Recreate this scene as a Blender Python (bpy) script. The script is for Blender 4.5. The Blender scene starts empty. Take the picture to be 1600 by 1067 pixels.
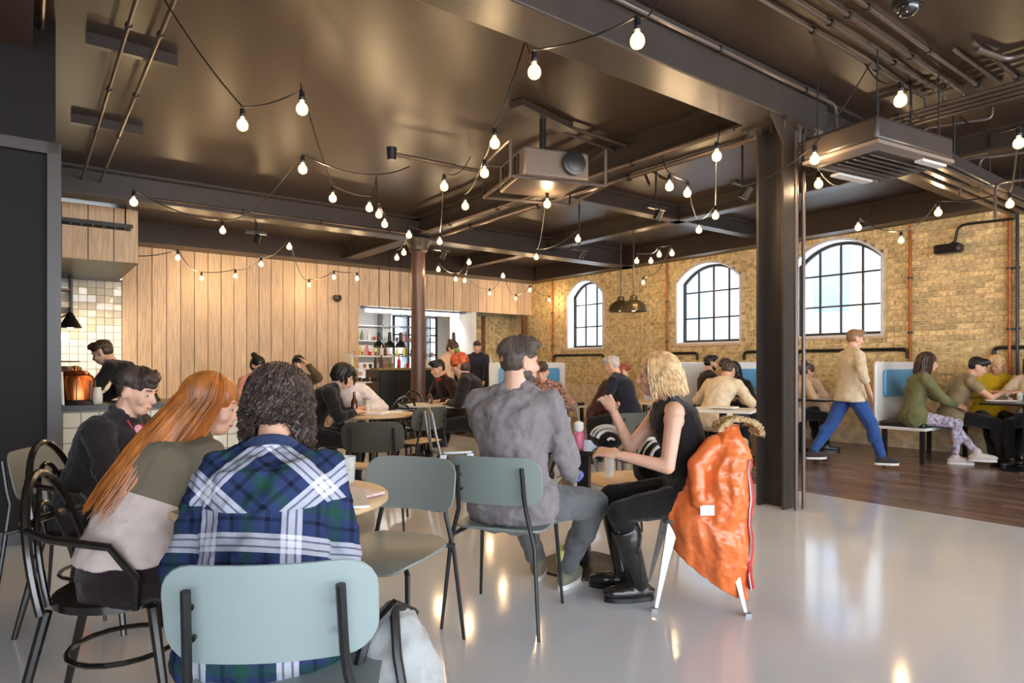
import bpy, math, random
from mathutils import Vector as V, Matrix, Euler, noise
random.seed(7)
sin, cos, pi, R = math.sin, math.cos, math.pi, math.radians
sc = bpy.context.scene
COL = sc.collection
# ---------------------------------------------------------------- camera, sky, exposure
F, H, HOR = 1010.0, 1.23, 570.0
CA, CB = .799, .6013           # camera heading: forward = (CB, CA), right = (CA, -CB)
YAW = math.degrees(math.atan2(CB, CA))
cam_d = bpy.data.cameras.new('camera'); cam = bpy.data.objects.new('camera', cam_d); COL.objects.link(cam)
cam.location = (0, 0, H); cam.rotation_euler = (R(90), 0, R(-YAW))
cam_d.sensor_width = 36; cam_d.lens = 36*F/1600; cam_d.shift_y = (HOR-533.5)/1600; cam_d.clip_start = .05
sc.camera = cam
wd = bpy.data.worlds.new('world'); sc.world = wd; wd.use_nodes = True
bgn = wd.node_tree.nodes['Background']; bgn.inputs[0].default_value = (.86, .93, 1, 1); bgn.inputs[1].default_value = 4.6
sc.view_settings.view_transform = 'Standard'; sc.view_settings.look = 'None'; sc.view_settings.gamma = 1
sc.view_settings.use_curve_mapping = False; sc.view_settings.exposure = 1.05
BULB_W = 10.0; DOWN_W = 60.0
sc.cycles.max_bounces = 6; sc.cycles.diffuse_bounces = 3; sc.cycles.glossy_bounces = 3
sc.cycles.transmission_bounces = 4; sc.cycles.transparent_max_bounces = 8
sc.cycles.sample_clamp_indirect = 4.0; sc.cycles.caustics_reflective = False; sc.cycles.caustics_refractive = False

def wxy(cx, d): return (CA*cx+CB*d, -CB*cx+CA*d)
def PZ(px, py, z):                      # pixel on the horizontal plane z
    d = (z-H)*F/(HOR-py); x, y = wxy((px-800)/F*d, d); return V((x, y, z))
def PD(px, py, d):
    x, y = wxy((px-800)/F*d, d); return V((x, y, H+(HOR-py)/F*d))
def PX(px, py, X):                      # pixel on a plane of constant X
    k = (px-800)/F; d = X/(CA*k+CB); return PD(px, py, d)
def PY(px, py, Y):
    k = (px-800)/F; d = Y/(CA-CB*k); return PD(px, py, d)
def rz(rel): return R(rel-YAW-90)       # local +Y looks along rel (0 right, 90 away, 180 left, 270 to camera)

# ---------------------------------------------------------------- geometry collector
def frame(d, up=V((0, 0, 1))):
    d = V(d).normalized()
    if abs(d.dot(up)) > .97: up = V((1, 0, 0))
    a = d.cross(up).normalized(); return a, a.cross(d).normalized() * -1
class G:
    def __init__(s): s.v = []; s.f = []
    def add(s, vs, fs):
        o = len(s.v); s.v += [tuple(p) for p in vs]; s.f += [tuple(i+o for i in f) for f in fs]; return s
    def box(s, c, sz, rot=None):
        x, y, z = sz[0]/2, sz[1]/2, sz[2]/2; c = V(c)
        if rot is None: M = Matrix.Identity(3)
        elif isinstance(rot, (int, float)): M = Matrix.Rotation(rot, 3, 'Z')
        elif isinstance(rot, Matrix): M = rot
        else: M = Euler(rot).to_matrix()
        vs = [c+M@V((a*x, b*y, e*z)) for a in (-1, 1) for b in (-1, 1) for e in (-1, 1)]
        return s.add(vs, [(0, 1, 3, 2), (4, 6, 7, 5), (0, 4, 5, 1), (2, 3, 7, 6), (0, 2, 6, 4), (1, 5, 7, 3)])
    def bx(s, x0, x1, y0, y1, z0, z1): return s.box(((x0+x1)/2, (y0+y1)/2, (z0+z1)/2), (abs(x1-x0), abs(y1-y0), abs(z1-z0)))
    def loft(s, rings, caps=True):
        n = len(rings[0]); vs = [p for r in rings for p in r]; fs = []
        for k in range(len(rings)-1):
            for i in range(n): j = (i+1) % n; fs.append((k*n+i, k*n+j, (k+1)*n+j, (k+1)*n+i))
        if caps:
            fs.append(tuple(range(n))[::-1]); fs.append(tuple((len(rings)-1)*n+i for i in range(n)))
        return s.add(vs, fs)
    def cyl(s, p0, p1, r0, r1=None, n=10):
        p0, p1 = V(p0), V(p1); r1 = r0 if r1 is None else r1; a, b = frame(p1-p0)
        return s.loft([[p+(a*cos(2*pi*i/n)+b*sin(2*pi*i/n))*r for i in range(n)] for p, r in ((p0, r0), (p1, r1))])
    def caps(s, p0, p1, r0, r1=None, n=10, fl=1.0, up=V((0, 0, 1))):
        p0, p1 = V(p0), V(p1); r1 = r0 if r1 is None else r1; d = (p1-p0)
        d = d.normalized() if d.length > 1e-6 else V((0, 0, 1)); a, b = frame(d, up); rings = []
        for t in (80, 50, 20, 0): rings.append((p0-d*r0*sin(R(t)), r0*cos(R(t))))
        for t in (0, 20, 50, 80): rings.append((p1+d*r1*sin(R(t)), r1*cos(R(t))))
        return s.loft([[p+(a*cos(2*pi*i/n)+b*fl*sin(2*pi*i/n))*r for i in range(n)] for p, r in rings])
    def ell(s, c, r, M=None, n=14, m=8):
        c = V(c); r = (r, r, r) if isinstance(r, (int, float)) else r; M = M or Matrix.Identity(3)
        rings = []
        for k in range(m+1):
            t = pi*(.04+.92*k/m); rings.append([c+M@V((r[0]*sin(t)*cos(2*pi*i/n), r[1]*sin(t)*sin(2*pi*i/n), -r[2]*cos(t))) for i in range(n)])
        return s.loft(rings)
    def tube(s, pts, r, n=6, closed=False):
        pts = [V(p) for p in pts]; m = len(pts); rs = r if isinstance(r, (list, tuple)) else [r]*m
        rings = []; a = None
        for k, p in enumerate(pts):
            if closed: d = (pts[(k+1) % m]-pts[k-1])
            else: d = pts[min(k+1, m-1)]-pts[max(k-1, 0)]
            d = d.normalized() if d.length > 1e-7 else V((0, 0, 1))
            if a is None: a, b = frame(d)
            else:
                a = (a-d*a.dot(d)); a = a.normalized() if a.length > 1e-5 else frame(d)[0]
            b = d.cross(a)
            rings.append([p+(a*cos(2*pi*i/n)+b*sin(2*pi*i/n))*rs[k] for i in range(n)])
        if closed: rings.append(rings[0]); return s.loft(rings, False)
        return s.loft(rings)
    def lathe(s, prof, c=(0, 0, 0), n=16, caps=True):
        c = V(c); return s.loft([[c+V((max(r, 1e-4)*cos(2*pi*i/n), max(r, 1e-4)*sin(2*pi*i/n), z)) for i in range(n)] for r, z in prof], caps)
    def panel(s, w, h, rad, th, fn, rings=5, nc=5):
        # rounded rectangle in (u,v); fn(u,v,t)->point ; t = 0..1 through the thickness
        def outline(k):
            ww, hh = w/2*k, h/2*k; rr = min(rad*k, ww, hh); o = []
            for qx, qy, a0 in ((1, 1, 0), (-1, 1, 90), (-1, -1, 180), (1, -1, 270)):
                for i in range(nc+1):
                    a = R(a0+90*i/nc); o.append((qx*(ww-rr)+rr*cos(a), qy*(hh-rr)+rr*sin(a)))
                nx, ny = {(1, 1): (-1, 1), (-1, 1): (-1, -1), (-1, -1): (1, -1), (1, -1): (1, 1)}[(qx, qy)]
                p = o[-1]; q = (nx*(ww-rr)+(rr if a0 == 270 else (-rr if a0 == 90 else 0)), ny*(hh-rr)+(rr if a0 == 0 else (-rr if a0 == 180 else 0)))
                for i in (1, 2, 3, 4, 5): t = i/6; o.append((p[0]+(q[0]-p[0])*t, p[1]+(q[1]-p[1])*t))
            return o
        ks = [i/rings for i in range(rings+1)]; ks[0] = .02
        R_ = [[fn(u, v, 0) for u, v in outline(k)] for k in ks]
        R_[-1] = [fn(u, v, .12) for u, v in outline(1-.25*th/min(w, h))]
        R_ += [[fn(u, v, .5) for u, v in outline(1)]]
        R_ += [[fn(u, v, .88) for u, v in outline(1-.25*th/min(w, h))]] + [[fn(u, v, 1) for u, v in outline(k)] for k in ks[::-1][1:]]
        return s.loft(R_)
    def mesh(s, name='m', smooth=35):
        me = bpy.data.meshes.new(name); me.from_pydata(s.v, [], s.f); me.update()
        import bmesh
        bm = bmesh.new(); bm.from_mesh(me); bmesh.ops.recalc_face_normals(bm, faces=bm.faces); bm.to_mesh(me); bm.free()
        if smooth: me.shade_smooth(); me.set_sharp_from_angle(angle=R(smooth))
        return me
def obj(name, g, m, parent=None, loc=(0, 0, 0), rot=None, bevel=0, smooth=35, kind=None, label=None):
    me = g.mesh(name, smooth) if isinstance(g, G) else g
    if m is not None and (not me.materials or me.materials[0] != m):
        me.materials.clear(); me.materials.append(m)
    o = bpy.data.objects.new(name, me); COL.objects.link(o); o.location = loc
    if rot is not None: o.rotation_euler = rot if not isinstance(rot, (int, float)) else (0, 0, rot)
    if parent: o.parent = parent
    if bevel:
        b = o.modifiers.new('bevel', 'BEVEL'); b.width = bevel; b.segments = 2; b.limit_method = 'ANGLE'
    if kind: o['kind'] = kind
    if label: o['label'] = label
    return o
def thing(name, label, cat, loc=(0, 0, 0), rot=0, group=None, scale=1):
    o = bpy.data.objects.new(name, None); COL.objects.link(o); o.location = loc; o.rotation_euler = (0, 0, rot)
    o.empty_display_size = .1; o['label'] = label; o['category'] = cat; o.scale = (scale,)*3
    if group: o['group'] = group
    return o
def tag(o, label, cat, group=None):
    o['label'] = label; o['category'] = cat
    if group: o['group'] = group
    return o
def struct(name, g, m, **k): return obj(name, g, m, kind='structure', **k)
KIDS = {}
def dup(root, loc, rot, label, group=None):
    r = root.copy(); COL.objects.link(r); r.location = loc; r.rotation_euler = (0, 0, rot); r['label'] = label
    if group: r['group'] = group
    for ch in list(root.children):
        c = ch.copy(); COL.objects.link(c); c.parent = r
        for g in list(ch.children):
            d = g.copy(); COL.objects.link(d); d.parent = c
    return r
# temp scene for remeshing
TEX = bpy.data.textures.new('folds', 'CLOUDS'); TEX.noise_scale = .075; TEX.noise_depth = 2
TEXF = bpy.data.textures.new('fine', 'CLOUDS'); TEXF.noise_scale = .03; TEXF.noise_depth = 1
def remesh(g, vox, sm=5, disp=0, tex=None):
    me = bpy.data.meshes.new('t'); me.from_pydata(g.v, [], g.f)
    o = bpy.data.objects.new('t', me); COL.objects.link(o)
    m = o.modifiers.new('r', 'REMESH'); m.mode = 'VOXEL'; m.voxel_size = vox; m.adaptivity = 0
    if sm: q = o.modifiers.new('s', 'SMOOTH'); q.factor = .5; q.iterations = sm
    if disp:
        d = o.modifiers.new('d', 'DISPLACE'); d.texture = tex or TEX; d.strength = disp; d.mid_level = .5; d.texture_coords = 'LOCAL'
    dg = bpy.context.evaluated_depsgraph_get()
    nm = bpy.data.meshes.new_from_object(o.evaluated_get(dg)); nm.shade_smooth()
    bpy.data.objects.remove(o); bpy.data.meshes.remove(me); return nm

# ---------------------------------------------------------------- materials
MC = {}
def mat(name, col, rough=.6, metal=0, bump=0, bscale=60, var=0, vscale=8, spec=.5, coat=0, rnd=0, stretch=None, emit=None, es=0, sheen=0, alpha=None):
    if name in MC: return MC[name]
    m = bpy.data.materials.new(name); m.use_nodes = True; nt = m.node_tree; N = nt.nodes; L = nt.links
    p = N['Principled BSDF']; p.inputs['Roughness'].default_value = rough; p.inputs['Metallic'].default_value = metal
    p.inputs['Specular IOR Level'].default_value = spec; p.inputs['Coat Weight'].default_value = coat; p.inputs['Coat Roughness'].default_value = .1
    if sheen: p.inputs['Sheen Weight'].default_value = sheen
    c4 = (*col, 1); p.inputs['Base Color'].default_value = c4
    if emit: p.inputs['Emission Color'].default_value = (*emit, 1); p.inputs['Emission Strength'].default_value = es
    if alpha is not None: p.inputs['Alpha'].default_value = alpha
    tc = N.new('ShaderNodeTexCoord'); co = tc.outputs['Object']
    if stretch or rnd:
        mp = N.new('ShaderNodeMapping'); L.new(co, mp.inputs['Vector']); co = mp.outputs['Vector']
        if stretch: mp.inputs['Scale'].default_value = stretch
        if rnd:
            oi = N.new('ShaderNodeObjectInfo'); mu = N.new('ShaderNodeMath'); mu.operation = 'MULTIPLY'; mu.inputs[1].default_value = 37
            L.new(oi.outputs['Random'], mu.inputs[0]); cx = N.new('ShaderNodeCombineXYZ'); L.new(mu.outputs[0], cx.inputs[0]); L.new(mu.outputs[0], cx.inputs[2]); L.new(cx.outputs[0], mp.inputs['Location'])
    out = None
    if var:
        n = N.new('ShaderNodeTexNoise'); n.inputs['Scale'].default_value = vscale; n.inputs['Detail'].default_value = 5; L.new(co, n.inputs['Vector'])
        r = N.new('ShaderNodeValToRGB'); r.color_ramp.elements[0].position = .3; r.color_ramp.elements[1].position = .7
        r.color_ramp.elements[0].color = (*[max(0, c*(1-var)) for c in col], 1); r.color_ramp.elements[1].color = (*[min(1, c*(1+var*.8)) for c in col], 1)
        L.new(n.outputs['Fac'], r.inputs[0]); out = r.outputs[0]
    if rnd:
        hs = N.new('ShaderNodeHueSaturation'); mr = N.new('ShaderNodeMapRange'); L.new(oi.outputs['Random'], mr.inputs[0])
        mr.inputs[3].default_value = 1-rnd; mr.inputs[4].default_value = 1+rnd; L.new(mr.outputs[0], hs.inputs['Value'])
        if out: L.new(out, hs.inputs['Color'])
        else: hs.inputs['Color'].default_value = c4
        out = hs.outputs[0]
    if out: L.new(out, p.inputs['Base Color'])
    if bump:
        n2 = N.new('ShaderNodeTexNoise'); n2.inputs['Scale'].default_value = bscale; n2.inputs['Detail'].default_value = 3; L.new(co, n2.inputs['Vector'])
        b = N.new('ShaderNodeBump'); b.inputs['Strength'].default_value = bump; b.inputs['Distance'].default_value = .01
        L.new(n2.outputs['Fac'], b.inputs['Height']); L.new(b.outputs[0], p.inputs['Normal'])
    MC[name] = m; return m
def s2l(r, g, b): return tuple(((c/255)/12.92 if c/255 < .04045 else ((c/255+.055)/1.055)**2.4) for c in (r, g, b))
def cloth(name, r, g, b, **k): return mat(name, s2l(r, g, b), .9, bump=k.pop('bump', .25), bscale=k.pop('bscale', 90), var=k.pop('var', .14), vscale=14, spec=.2, sheen=.15, **k)
M_ceil = mat('ceiling_paint', s2l(54, 43, 38), .38, bump=.15, bscale=1.8, var=.12, vscale=1.2, spec=.38)
M_steel = mat('beam_paint', s2l(58, 51, 48), .38, bump=.15, bscale=14, var=.15, vscale=5)
M_dark = mat('dark_panel_paint', s2l(27, 21, 22), .6, spec=.2, var=.08, vscale=2, bump=.05)
M_black = mat('black_metal', (.012, .012, .013), .35, spec=.5)
M_blackw = mat('black_wood', (.014, .012, .011), .3, coat=.3, var=.2)
M_tube = mat('conduit_paint', s2l(92, 80, 74), .3, metal=.35)
M_rust = mat('copper_pipe', s2l(170, 98, 48), .45, metal=.3, var=.3, vscale=20)
M_floor = mat('resin_floor', s2l(220, 223, 230), .11, bump=.1, bscale=3.2, var=.06, vscale=.9, spec=.6, coat=.25)
M_wfloor = mat('dark_floor_board', s2l(122, 98, 92), .24, bump=.1, bscale=12, var=.5, vscale=5, rnd=.3, stretch=(1, .15, 1))
M_plank = mat('limed_plank', s2l(226, 196, 164), .6, var=.22, vscale=5, rnd=.12, stretch=(7, 7, .5), bump=.15, bscale=14)
M_brick = mat('stock_brick', s2l(246, 202, 148), .8, var=.42, vscale=22, rnd=.27, bump=.6, bscale=45)
M_bricks = mat('stock_brick_far', s2l(244, 200, 144), .85, var=.5, vscale=12, bump=.8, bscale=28)
M_mortar = mat('mortar', s2l(232, 208, 170), .95, var=.3, vscale=9, bump=.5)
M_tile = mat('white_tile', s2l(228, 222, 205), .08, rnd=.05, bump=.25, bscale=9, spec=.6)
M_grout = mat('grout', s2l(150, 140, 122), .9)
M_white = mat('white_paint', s2l(232, 230, 226), .5, var=.03)
M_reveal = mat('reveal_paint', s2l(226, 226, 228), .6)
M_wood = mat('pale_ply', s2l(206, 176, 138), .4, var=.12, vscale=6, stretch=(1, 6, 6), bump=.05)
M_woodd = mat('brown_wood', s2l(120, 84, 55), .45, var=.2, vscale=8)
M_skin = mat('skin', s2l(222, 172, 146), .5, var=.06, vscale=14)
M_skin2 = mat('skin_tan', s2l(200, 148, 120), .5, var=.06, vscale=14)
M_eye = mat('eye_white', (.5, .47, .45), .3); M_iris = mat('iris', (.03, .02, .015), .15)
M_lip = mat('lip', s2l(176, 104, 96), .5)
M_galv = mat('galvanised_steel', s2l(160, 164, 168), .36, metal=.85, var=.12, vscale=10)
M_paper = mat('paper', s2l(236, 234, 232), .7)
M_gl = mat('clear_glass', (.9, .93, .93), .03, alpha=.28, spec=.8)

# ---------------------------------------------------------------- the room
RWX, BWY, CZ, WT = 10.4, 13.0, 3.65, 3.3
struct('floor', G().bx(-6, 6.02, -5, BWY+4, -.12, 0), M_floor)
sub = struct('floor_boards', G().bx(6.02, RWX+.4, -5, BWY+4, -.12, -.012), M_blackw)
sub.name = 'floor'; sub['kind'] = 'structure'
bw = .15; bme = G().bx(-bw/2+.003, bw/2-.003, 0, 2.19, -.02, 0).mesh('floor_board', 0); k = 0
for i in range(29):
    for j in range(-2, 6):
        x = 6.02+bw*(i+.5); y = j*2.2+(i*.83) % 2.2
        o = obj('floor_board', bme, M_wfloor, sub, (x, y, random.uniform(0, .0015)))
struct('ceiling', G().bx(-6, RWX+.3, -5, BWY+4, CZ, CZ+.15), M_ceil)
# beams
def beam_i(g, axis, c, a, b, z0, z1, w):   # steel I section: flanges and web
    for (zz0, zz1, ww) in ((z0, z0+.03, w), (z1-.03, z1, w), (z0+.03, z1-.03, w*.28)):
        if axis == 'x': g.bx(a, b, c-ww/2, c+ww/2, zz0, zz1)
        else: g.bx(c-ww/2, c+ww/2, a, b, zz0, zz1)
CXA, CYA, CYB = 5.25, 3.12, 9.55
b1 = struct('trim_1', G().bx(-6, 5.75, 2.93, 3.27, 3.3, CZ), M_steel, bevel=.012)
b1['label'] = 'boxed main beam'
g = G(); beam_i(g, 'y', CXA, 3.3, BWY, 3.36, CZ, .28); struct('trim_2', g, M_steel)
g = G(); beam_i(g, 'x', CYB, -6, RWX, 3.3, CZ, .34); struct('trim_3', g, M_steel)
struct('trim_4', G().bx(1.2, RWX, BWY-.55, BWY, WT, CZ), M_ceil)
g = G(); beam_i(g, 'x', CYA, 5.8, RWX, 3.36, CZ, .26); struct('trim_5', g, M_steel)
g = G(); beam_i(g, 'y', 8.0, -4.9, BWY-.6, 3.42, CZ, .2); struct('trim_6', g, M_steel)
struct('trim_7', G().bx(RWX-.35, RWX, -4.9, BWY-.6, WT, CZ), M_ceil)
g = G(); beam_i(g, 'x', 6.4, 5.4, RWX, 3.42, CZ, .18); struct('trim_8', g, M_steel)
# back wall of planks, opening for the bar
def plank_wall(name, x0, x1, y, z0, z1, w=.235, th=.03, n0=0):
    root = struct(name, G().bx(x0, x1, y, y+.12, z0, z1), M_blackw)
    n = max(1, round((x1-x0)/w)); w = (x1-x0)/n
    me = G().bx(-w/2+.006, w/2-.006, -th, 0, z0, z1).mesh('plank', 0)
    for i in range(n):
        o = obj('plank', me, M_plank, root, (x0+w*(i+.5), y-random.uniform(.0, .006), 0))
    return root
XB0, XB1 = PY(560, 500, BWY).x, PY(737, 500, BWY).x
plank_wall('wall_back', 1.33, XB0, BWY, 0, WT)
plank_wall('wall_back', XB0, RWX, BWY, 2.5, WT)
wb_ = struct('wall_back', G().bx(XB1, RWX, BWY+.9, BWY+1.0, 0, 2.6), M_mortar); g = G()
for j in range(22):
    for i in range(12): g.box((XB1+.1+.225*i+(.11 if j % 2 else 0), BWY+.9-.006, .85+j*.079), (.212, random.uniform(.02, .04), .066))
obj('small_bricks', g, M_bricks, wb_, smooth=0, kind='stuff')
struct('trim_9', G().bx(XB1, XB1+.12, BWY-.02, BWY+.9, 0, 2.5), M_white)
struct('trim_10', G().bx(RWX-.25, RWX-.13, BWY, BWY+.1, 0, 2.5), M_woodd)
# stub of dark pillar panels between
g = G()
for x in (8.9, 9.45): g.bx(x, x+.1, BWY+.84, BWY+.9, 0, 2.5)
struct('trim_11', g, M_woodd)
# bar back room
struct('wall_bar', G().bx(XB0-1, RWX, BWY+3.3, BWY+3.4, 0, 3.3), M_white)
struct('wall_bar', G().bx(XB0-1, XB0-.9, BWY+.1, BWY+3.3, 0, 3.3), M_white)
# header box above the servery and tile wall behind it
bxr = struct('trim_12', G().bx(-1.4, 1.27, 10.46, BWY, 2.66, WT+.1), M_steel)
n = 9; w = 2.67/n; me = G().bx(-w/2+.006, w/2-.006, -.03, 0, 2.66, WT+.1).mesh('plank', 0)
for i in range(n): obj('plank', me, M_plank, bxr, (-1.4+w*(i+.5), 10.46, 0))
tw = struct('wall_tiles', G().bx(-1.4, 1.33, BWY, BWY+.1, 0, 2.7), M_grout)
ts = .125; tme = G().box((0, -.004, 0), (ts-.008, .014, ts-.008)).mesh('tile', 0)
for i in range(11):
    for j in range(22):
        o = obj('tile', tme, M_tile, tw, (1.33-ts*(i+.5), BWY, 2.66-ts*(j+.5)), rot=(random.uniform(-.05, .05)*(1 if j < 8 else .25), 0, random.uniform(-.05, .05)*(1 if j < 8 else .25)))
# left dark wall block
struct('wall_left', G().bx(-6, .17, 5.58, BWY, 0, CZ), M_dark)
struct('trim_13', G().bx(-6, .19, 5.53, 5.58, 2.7, 2.78).bx(.12, .2, 5.53, 5.6, 0, 2.78), M_steel)
struct('trim_14', G().bx(-6, .04, -4.9, 5.58, 3.42, CZ), mat('bulkhead_paint', s2l(66, 50, 46), .45, bump=.05))
struct('baseboard_left', G().bx(-6, .18, 5.55, 5.58, 0, .1), M_black)
# right wall: brick courses around three arched windows
WIN = []
for (pa, pb, sill, crown) in ((886, 943, 545, 437), (1056, 1158, 537, 408), (1236, 1380, 527, 372)):
    ya, yb = PX(pa, 500, RWX).y, PX(pb, 500, RWX).y; m_ = (pa+pb)/2
    WIN.append((min(ya, yb), max(ya, yb), PX(m_, sill, RWX).z, PX(m_, crown, RWX).z))
def arch_z(wn, y):       # arch height at y
    y0, y1, s, c = wn; t = (y-(y0+y1)/2)/((y1-y0)/2); return c-.34*min(1, abs(t))**2.2
def in_win(y, z, pad=0):
    for wn in WIN:
        if wn[0]-pad < y < wn[1]+pad and wn[2]-pad < z < arch_z(wn, y)+pad: return wn
    return None
g = G(); ys = [-5]
for wn in WIN[::-1]: ys += [wn[0]+(wn[1]-wn[0])*i/12 for i in range(13)]
ys += [BWY, BWY+3.4]; ys = sorted(ys)
for a, b in zip(ys[:-1], ys[1:]):
    wn = in_win((a+b)/2, (WIN[0][2]+.5))
    if not wn: g.bx(RWX, RWX+.3, a, b, 0, WT+.1)
    else: g.bx(RWX, RWX+.3, a, b, 0, wn[2]); g.bx(RWX, RWX+.3, a, b, arch_z(wn, (a+b)/2), WT+.1)
rw = struct('wall_right', g, M_mortar)
bl, bh = .215, .068; cells = []
for j in range(38):
    z = .78+j*(bh+.011)
    if z+bh > WT: break
    y = 1.0 - (.11 if j % 2 else 0)
    while y < BWY:
        L_ = bl; ok = not any(in_win(y+L_*q, z+bh/2, .01) for q in (0, .5, 1))
        if ok: cells.append((y+L_/2, z+bh/2, L_))
        elif not any(in_win(y+L_*q, z+bh/2, .01) for q in (0, .4)): cells.append((y+L_*.2, z+bh/2, L_*.4))
        elif not any(in_win(y+L_*q, z+bh/2, .01) for q in (.6, 1)): cells.append((y+L_*.8, z+bh/2, L_*.4))
        y += L_+.012
vis = sorted([c for c in cells if c[1] > 1.55 and c[0] > 1.9])
near = set(vis[:300]); far = G()
bmes = []
for q in range(5):
    g = G(); d = [random.uniform(.0, .012) for _ in range(4)]
    g.add([(0, -bl/2, -bh/2), (0, bl/2, -bh/2), (0, bl/2, bh/2), (0, -bl/2, bh/2), (-.012-d[0], -bl/2+.006, -bh/2+.006), (-.012-d[1], bl/2-.006, -bh/2+.006), (-.012-d[2], bl/2-.006, bh/2-.006), (-.012-d[3], -bl/2+.006, bh/2-.006)],
          [(4, 5, 6, 7), (0, 1, 5, 4), (1, 2, 6, 5), (2, 3, 7, 6), (3, 0, 4, 7)])
    bmes.append(g.mesh('brick', 0))
for c in cells:
    if c in near:
        o = obj('brick', random.choice(bmes), M_brick, rw, (RWX, c[0], c[1])); o.scale = (1, c[2]/bl, 1)
    else:
        d = random.uniform(.008, .024); w_ = c[2]-.008
        far.box((RWX-d/2, c[0], c[1]), (d, w_, bh-.006))
obj('far_bricks', far, M_bricks, rw, smooth=0, kind='stuff')
for i, wn in enumerate(WIN):
    y0, y1, s, c = wn; ww = y1-y0; nn = 16
    # white reveal
    g = G(); pts = [(y0, s)]+[(y0+ww*t/nn, arch_z(wn, y0+ww*t/nn)) for t in range(nn+1)]+[(y1, s)]
    def ring(off, x): # inset outline
        cy, cz = (y0+y1)/2, (s+c)/2
        return [(x, cy+(a-cy)*(1-2*off/ww), cz+(b-cz)*(1-2*off/(c-s))) for a, b in pts]
    g.loft([ring(0, RWX-.01), ring(.035, RWX-.01), ring(.035, RWX+.3), ring(0, RWX+.3), ring(0, RWX-.01)], False)
    wroot = struct('window_%d' % (i+1), g, M_reveal)
    xf = RWX+.22; fr = G(); fr.loft([ring(.035, xf-.02), ring(.085, xf-.02), ring(.085, xf+.02), ring(.035, xf+.02), ring(.035, xf-.02)], False)
    obj('window_frame', fr, M_black, wroot)
    nx = 3 if i == 0 else 4
    bars = G()
    for k in range(1, nx): yy = y0+.05+(ww-.1)*k/nx; obj('glazing_bar', G().bx(xf-.016, xf+.016, yy-.014, yy+.014, s+.04, arch_z(wn, yy)-.05), M_black, wroot)
    for k in (1, 2): zz = s+(c-s)*(.325*k); obj('glazing_bar', G().bx(xf-.014, xf+.014, y0+.05, y1-.05, zz-.014, zz+.014), M_black, wroot)
    for a in range(nx):
        for b in range(3):
            ya, yb = y0+.05+(ww-.1)*a/nx+.014, y0+.05+(ww-.1)*(a+1)/nx-.014
            za = s+.06 if b == 0 else s+(c-s)*.325*b+.014; zb = s+(c-s)*.325*(b+1)-.014
            if b < 2: pl = [(xf, ya, za), (xf, yb, za), (xf, yb, zb), (xf, ya, zb)]
            else: pl = [(xf, ya, za), (xf, yb, za), (xf, yb, arch_z(wn, yb)-.05), (xf, ya, arch_z(wn, ya)-.05)]
            obj('pane', G().add(pl, [(0, 1, 2, 3)]), mat('window_glass', (.95, .98, 1), .02, alpha=.12, spec=.6), wroot, smooth=0)
    obj('window_sill', G().bx(RWX-.05, RWX+.2, y0-.03, y1+.03, s-.04, s), M_plank, wroot)
# glazed shopfront behind the camera
g = G()
for x in (-6, -3, 0, 3, 6.2, 8.5, 10.4): g.bx(x-.06, x+.06, -5, -4.9, 0, 3.5)
g.bx(-6, 10.4, -5, -4.9, 0, .3).bx(-6, 10.4, -5, -4.9, 3.4, 3.65).bx(-6, 10.4, -5, -4.9, 2.4, 2.48)
struct('wall_front', g, M_black)
struct('wall_left', G().bx(-6.1, -6, -5, 5.6, 0, CZ), M_dark)
# pale building across the street
bd = thing('building', 'pale rendered building with tall windows seen through the arched windows', 'building', (RWX+7, 0, -2))
obj('wall', G().bx(0, 4, -6, 22, 0, 9), mat('render_wall', s2l(136, 138, 142), .9, var=.05), bd)
for i in range(12):
    for j in range(3):
        w_ = obj('window', G().bx(-.06, 0, -5+i*2.2, -3.9+i*2.2, 2.2+j*2.4, 4+j*2.4), mat('far_frame', s2l(160, 160, 160), .6), bd)
        obj('pane', G().bx(-.08, -.06, -4.95+i*2.2, -3.95+i*2.2, 2.25+j*2.4, 3.95+j*2.4), mat('blue_pane', s2l(90, 112, 136), .2), w_)
# columns
ca = G(); W_ = .235
for s_ in (-1, 1): ca.box((0, s_*W_/2, 1.65), (.235, .022, 3.3))
ca.box((0, 0, 1.65), (.02, W_, 3.3))
c_ = struct('trim_15', ca, M_steel, loc=(CXA, CYA, 0), rot=0)
g = G()
for z in (3.3,): g.box((0, 0, z-.01), (.42, .42, .03))
for q in range(8): g.cyl((.17*(1 if q % 2 else -1), .17-.11*(q//2), 3.22), (.17*(1 if q % 2 else -1), .17-.11*(q//2), 3.29), .014, n=6)
for s_ in (-1, 1): g.add([(s_*.15, -.16, 3.3), (s_*.15, -.16, 3.08), (s_*.35, -.16, 3.3), (s_*.15, -.14, 3.3), (s_*.15, -.14, 3.08), (s_*.35, -.14, 3.3)], [(0, 1, 2), (3, 5, 4), (0, 3, 4, 1), (1, 4, 5, 2), (0, 2, 5, 3)])
obj('column_head', g, M_steel, c_)
obj('side_conduit', G().cyl((.07, -.2, 0), (.07, -.2, 3.2), .016).cyl((-.05, -.2, 0), (-.05, -.2, 3.2), .016), M_tube, c_)
cb = struct('trim_16', G().cyl((0, 0, 0), (0, 0, 3.3), .125, .115, n=28), mat('column_paint', s2l(92, 66, 56), .35, bump=.1, bscale=10, var=.1), loc=(CXA-.02, CYB, 0))
obj('column_head', G().lathe([(.12, 3.1), (.16, 3.13), (.16, 3.18), (.2, 3.24), (.22, 3.3)], n=24).lathe([(.2, 0), (.2, .06), (.13, .14)], n=24), M_steel, cb)
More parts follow.
